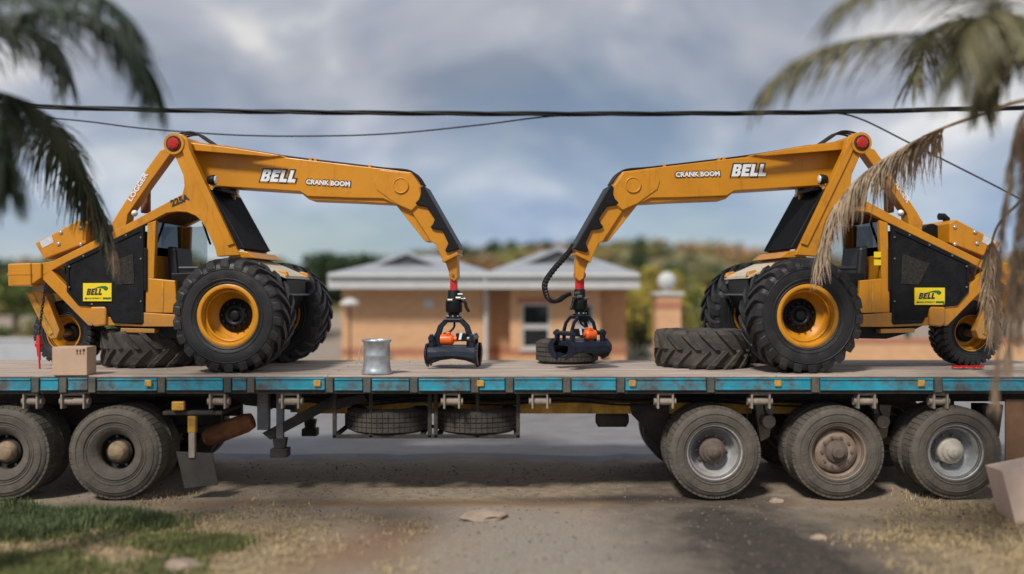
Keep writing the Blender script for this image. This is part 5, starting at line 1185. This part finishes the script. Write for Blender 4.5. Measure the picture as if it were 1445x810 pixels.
for k, (x0_, y0_) in enumerate(((1385, 120), (1410, 150))):
    d3 = [cr, at(1445, 30, -2.7), at(x0_ + 10, 20, -2.8), at(x0_, y0_ - 60, -2.8), at(x0_ - 4, y0_, -2.8)]
    frond(rp, RPO, d3, PD, 80, .30, .9, seed=80 + k, w=.010, start=.2, spread=.6, rr=.014, name='dead_frond', rag=.13)
# left palm
lpm = palm(-4.85, -3.2, 3.9, 'palm tree with dark green drooping fronds beside the green grass patch', 5)
LPO = lpm.location.copy(); cl_ = Vector((-4.85, -3.2, 3.95))
fl_ = [([cl_, at(-30, 50, -3.50), at(30, 22, -3.60), at(100, 14, -3.70), at(160, 38, -3.70), at(195, 75, -3.70), at(210, 110, -3.70)], PG, 150, 0.74, 0.30, .9),
       ([cl_, at(-40, 10, -3.80), at(20, -20, -4.00), at(80, -22, -4.10), at(140, -8, -4.20), at(185, 30, -4.20)], PG, 126, 0.62, 0.30, 1.0),
       ([cl_, at(-30, 60, -3.10), at(20, 40, -3.00), at(60, 50, -2.90), at(85, 80, -2.80), at(95, 110, -2.80)], PG, 87, 0.54, 0.34, .9),
       ([cl_, at(-10, 130, -3.20), at(35, 148, -2.80), at(75, 185, -1.6), at(105, 230, -1.2), at(128, 275, -.95), at(148, 312, -.85)], PG, 263, 0.70, 0.42, .7),
       ([cl_, at(-25, 150, -3.70), at(0, 190, -3.80), at(12, 240, -3.80), at(14, 270, -3.80)], PG, 113, 0.46, 0.53, .8),
       ([cl_, cl_ + Vector((-.8, -.3, .7)), cl_ + Vector((-1.7, -.5, .5)), cl_ + Vector((-2.4, -.6, -.4))], PG, 87, 0.61, 0.26, 1),
       ([cl_, cl_ + Vector((-.5, .8, .8)), cl_ + Vector((-.9, 1.7, .7)), cl_ + Vector((-1.2, 2.4, -.1))], PG, 87, 0.61, 0.26, 1),
       ([cl_, cl_ + Vector((.1, -.7, .7)), cl_ + Vector((.2, -1.5, .6)), cl_ + Vector((.2, -2.1, -.2))], PG, 87, 0.61, 0.26, 1),
       ([cl_, cl_ + Vector((.2, .3, .9)), cl_ + Vector((.5, .6, 1.4)), cl_ + Vector((1.0, .8, 1.4))], PG, 87, 0.61, 0.26, 1)]
for k, (pt, m_, n_, L_, g_, sp) in enumerate(fl_): frond(lpm, LPO, pt, m_, n_, L_, g_, seed=90 + k, spread=sp, w=.0105, rag=.05)
d4 = [at(118, 262, -1.05), at(135, 295, -.9), at(148, 318, -.85), at(157, 342, -.8), at(163, 365, -.8)]
frond(lpm, LPO, d4, PD, 70, .40, .8, seed=120, w=.007, start=.1, spread=.5, rr=.008, name='dry_frond_tip', rag=.12)
frond(lpm, LPO, [p + Vector((-.06, .02, .02)) for p in d4], PG, 70, .36, .8, seed=121, w=.007, start=.1, spread=.6, rr=.006, name='frond_tip')

# ------------------------------------------------------------------ grass, straw, stones
def tufts(name, n, fn, m, hmin, hmax, seed, label, w=.006, lean=.5):
    rg = random.Random(seed); vs = []; fs = []
    k = 0
    while k < n:
        x, y, ok = fn(rg)
        if not ok: continue
        k += 1; z = gz(x, y) - .005
        for b in range(5):
            a = rg.uniform(0, 6.28); h = rg.uniform(hmin, hmax); l_ = rg.uniform(.1, lean) * h; dx, dy = math.cos(a), math.sin(a); bx, by = x + rg.gauss(0, .02), y + rg.gauss(0, .02); i0 = len(vs)
            vs += [(bx - dy * w, by + dx * w, z), (bx + dy * w, by - dx * w, z), (bx + dx * l_ * .4 + dy * w * .7, by + dy * l_ * .4 - dx * w * .7, z + h * .6), (bx + dx * l_ * .4 - dy * w * .7, by + dy * l_ * .4 + dx * w * .7, z + h * .6), (bx + dx * l_, by + dy * l_, z + h)]
            fs += [(i0, i0 + 1, i0 + 2, i0 + 3), (i0 + 3, i0 + 2, i0 + 4)]
    me = bpy.data.meshes.new(name); me.from_pydata(vs, [], fs); me.materials.append(m); o = link(name, me); tag(o, label, 'grass', None, 'stuff')
def ell(cx, cy, rx, ry, wob=.5):
    def f(rg):
        x, y = cx + rg.uniform(-1.5, 1.5) * rx, cy + rg.uniform(-1.5, 1.5) * ry
        return x, y, math.sqrt(((x - cx) / rx) ** 2 + ((y - cy) / ry) ** 2) < .15 + 1.05 * rg.random() + wob * 1.4 * mnoise.noise(Vector((x * 1.6, y * 1.6, 9)))
    return f
GRS = mat('green_grass', (.085, .115, .042), .7, 0, .4, 4); STR = mat('straw_grass', (.42, .32, .18), .85, 0, .35, 5); GRD = mat('dull_grass', (.15, .17, .055), .8, 0, .4, 4)
tufts('grass', 4200, ell(-5.0, -1.0, 1.1, .55), GRS, .03, .15, 1, 'lush green grass patch in front of the dusty double wheels')
tufts('grass', 1500, ell(-4.7, -1.0, 1.3, .7), GRD, .03, .10, 15, 'duller blades thinning out around the lush green patch')
tufts('grass', 1300, ell(-3.05, -1.75, .6, .28), GRD, .03, .09, 2, 'thin green grass strip on the bare verge')
tufts('grass', 1800, ell(-4.0, -2.5, 1.2, .5), GRD, .03, .08, 5, 'sparse dull grass at the roadside foreground by the left palm')
tufts('dry_grass', 4200, ell(5.4, -1.9, 1.9, 1.8), STR, .015, .06, 3, 'straw coloured dry grass around the cardboard box', .005, 1.6)
tufts('dry_grass', 3000, ell(-3.4, -1.7, 2.0, 1.5), STR, .015, .05, 4, 'straw coloured dry grass between the green patches', .005, 1.6)
# gravel: tiny stones nobody could count
rg = random.Random(9); gvv = []; gff = []
for i in range(6500):
    x = rg.uniform(-5.5, 5.5); y = rg.uniform(-4.2, 2.3); r = .006 + .018 * rg.random() ** 4; z = gz(x, y); i0 = len(gvv)
    a = rg.uniform(0, 6.28)
    for k in range(4): gvv.append((x + r * math.cos(a + k * 1.57) * rg.uniform(.7, 1.3), y + r * math.sin(a + k * 1.57) * rg.uniform(.7, 1.3), z - .002))
    gvv.append((x + rg.gauss(0, r * .2), y + rg.gauss(0, r * .2), z + r * rg.uniform(.6, 1)))
    gff += [(i0 + k, i0 + (k + 1) % 4, i0 + 4) for k in range(4)]
me = bpy.data.meshes.new('gravel'); me.from_pydata(gvv, [], gff); me.materials.append(mat('gravel_stone', (.13, .108, .088), .9, 0, .4, 3)); o = link('gravel', me); tag(o, 'loose gravel scattered over the bare roadside', 'gravel', None, 'stuff')
# pale flat rock and dead leaves
def rock(px, py, y, r, m, label, seed, fl=.45):
    rg = random.Random(seed); bm = bmesh.new(); bmesh.ops.create_icosphere(bm, subdivisions=3, radius=r)
    for v in bm.verts: n = mnoise.noise(v.co / r * 1.1 + Vector((seed, 0, 0))); v.co *= 1 + .45 * n; v.co.z *= fl; v.co.x *= 1.35
    me = bpy.data.meshes.new('rock'); bm.to_mesh(me); bm.free(); me.materials.append(m); p = at(px, py, y); o = link('rock', me, None, (p.x, y, gz(p.x, y) + r * fl * .35)); tag(o, label, 'rock')
SAND = mat('sandstone', (.33, .25, .19), .9, 0, .2, 9, .4, 30)
def gy(py): return F * CAM.z / (py - HZ) - 10
rock(682, 726, gy(728), .17, SAND, 'pale flat rock lying on the bare gravel in front of the trailer', 4, .32)
rock(257, 800, gy(798), .11, SAND, 'pale stone at the foreground edge of the dry grass', 6, .5)
rock(1155, 756, gy(756), .05, SAND, 'small tan stone lying on the dark oily stain', 8, .6)
rock(1095, 703, gy(705), .055, SAND, 'small tan stone beside the trailer wheel on the dark stain edge', 9, .6)
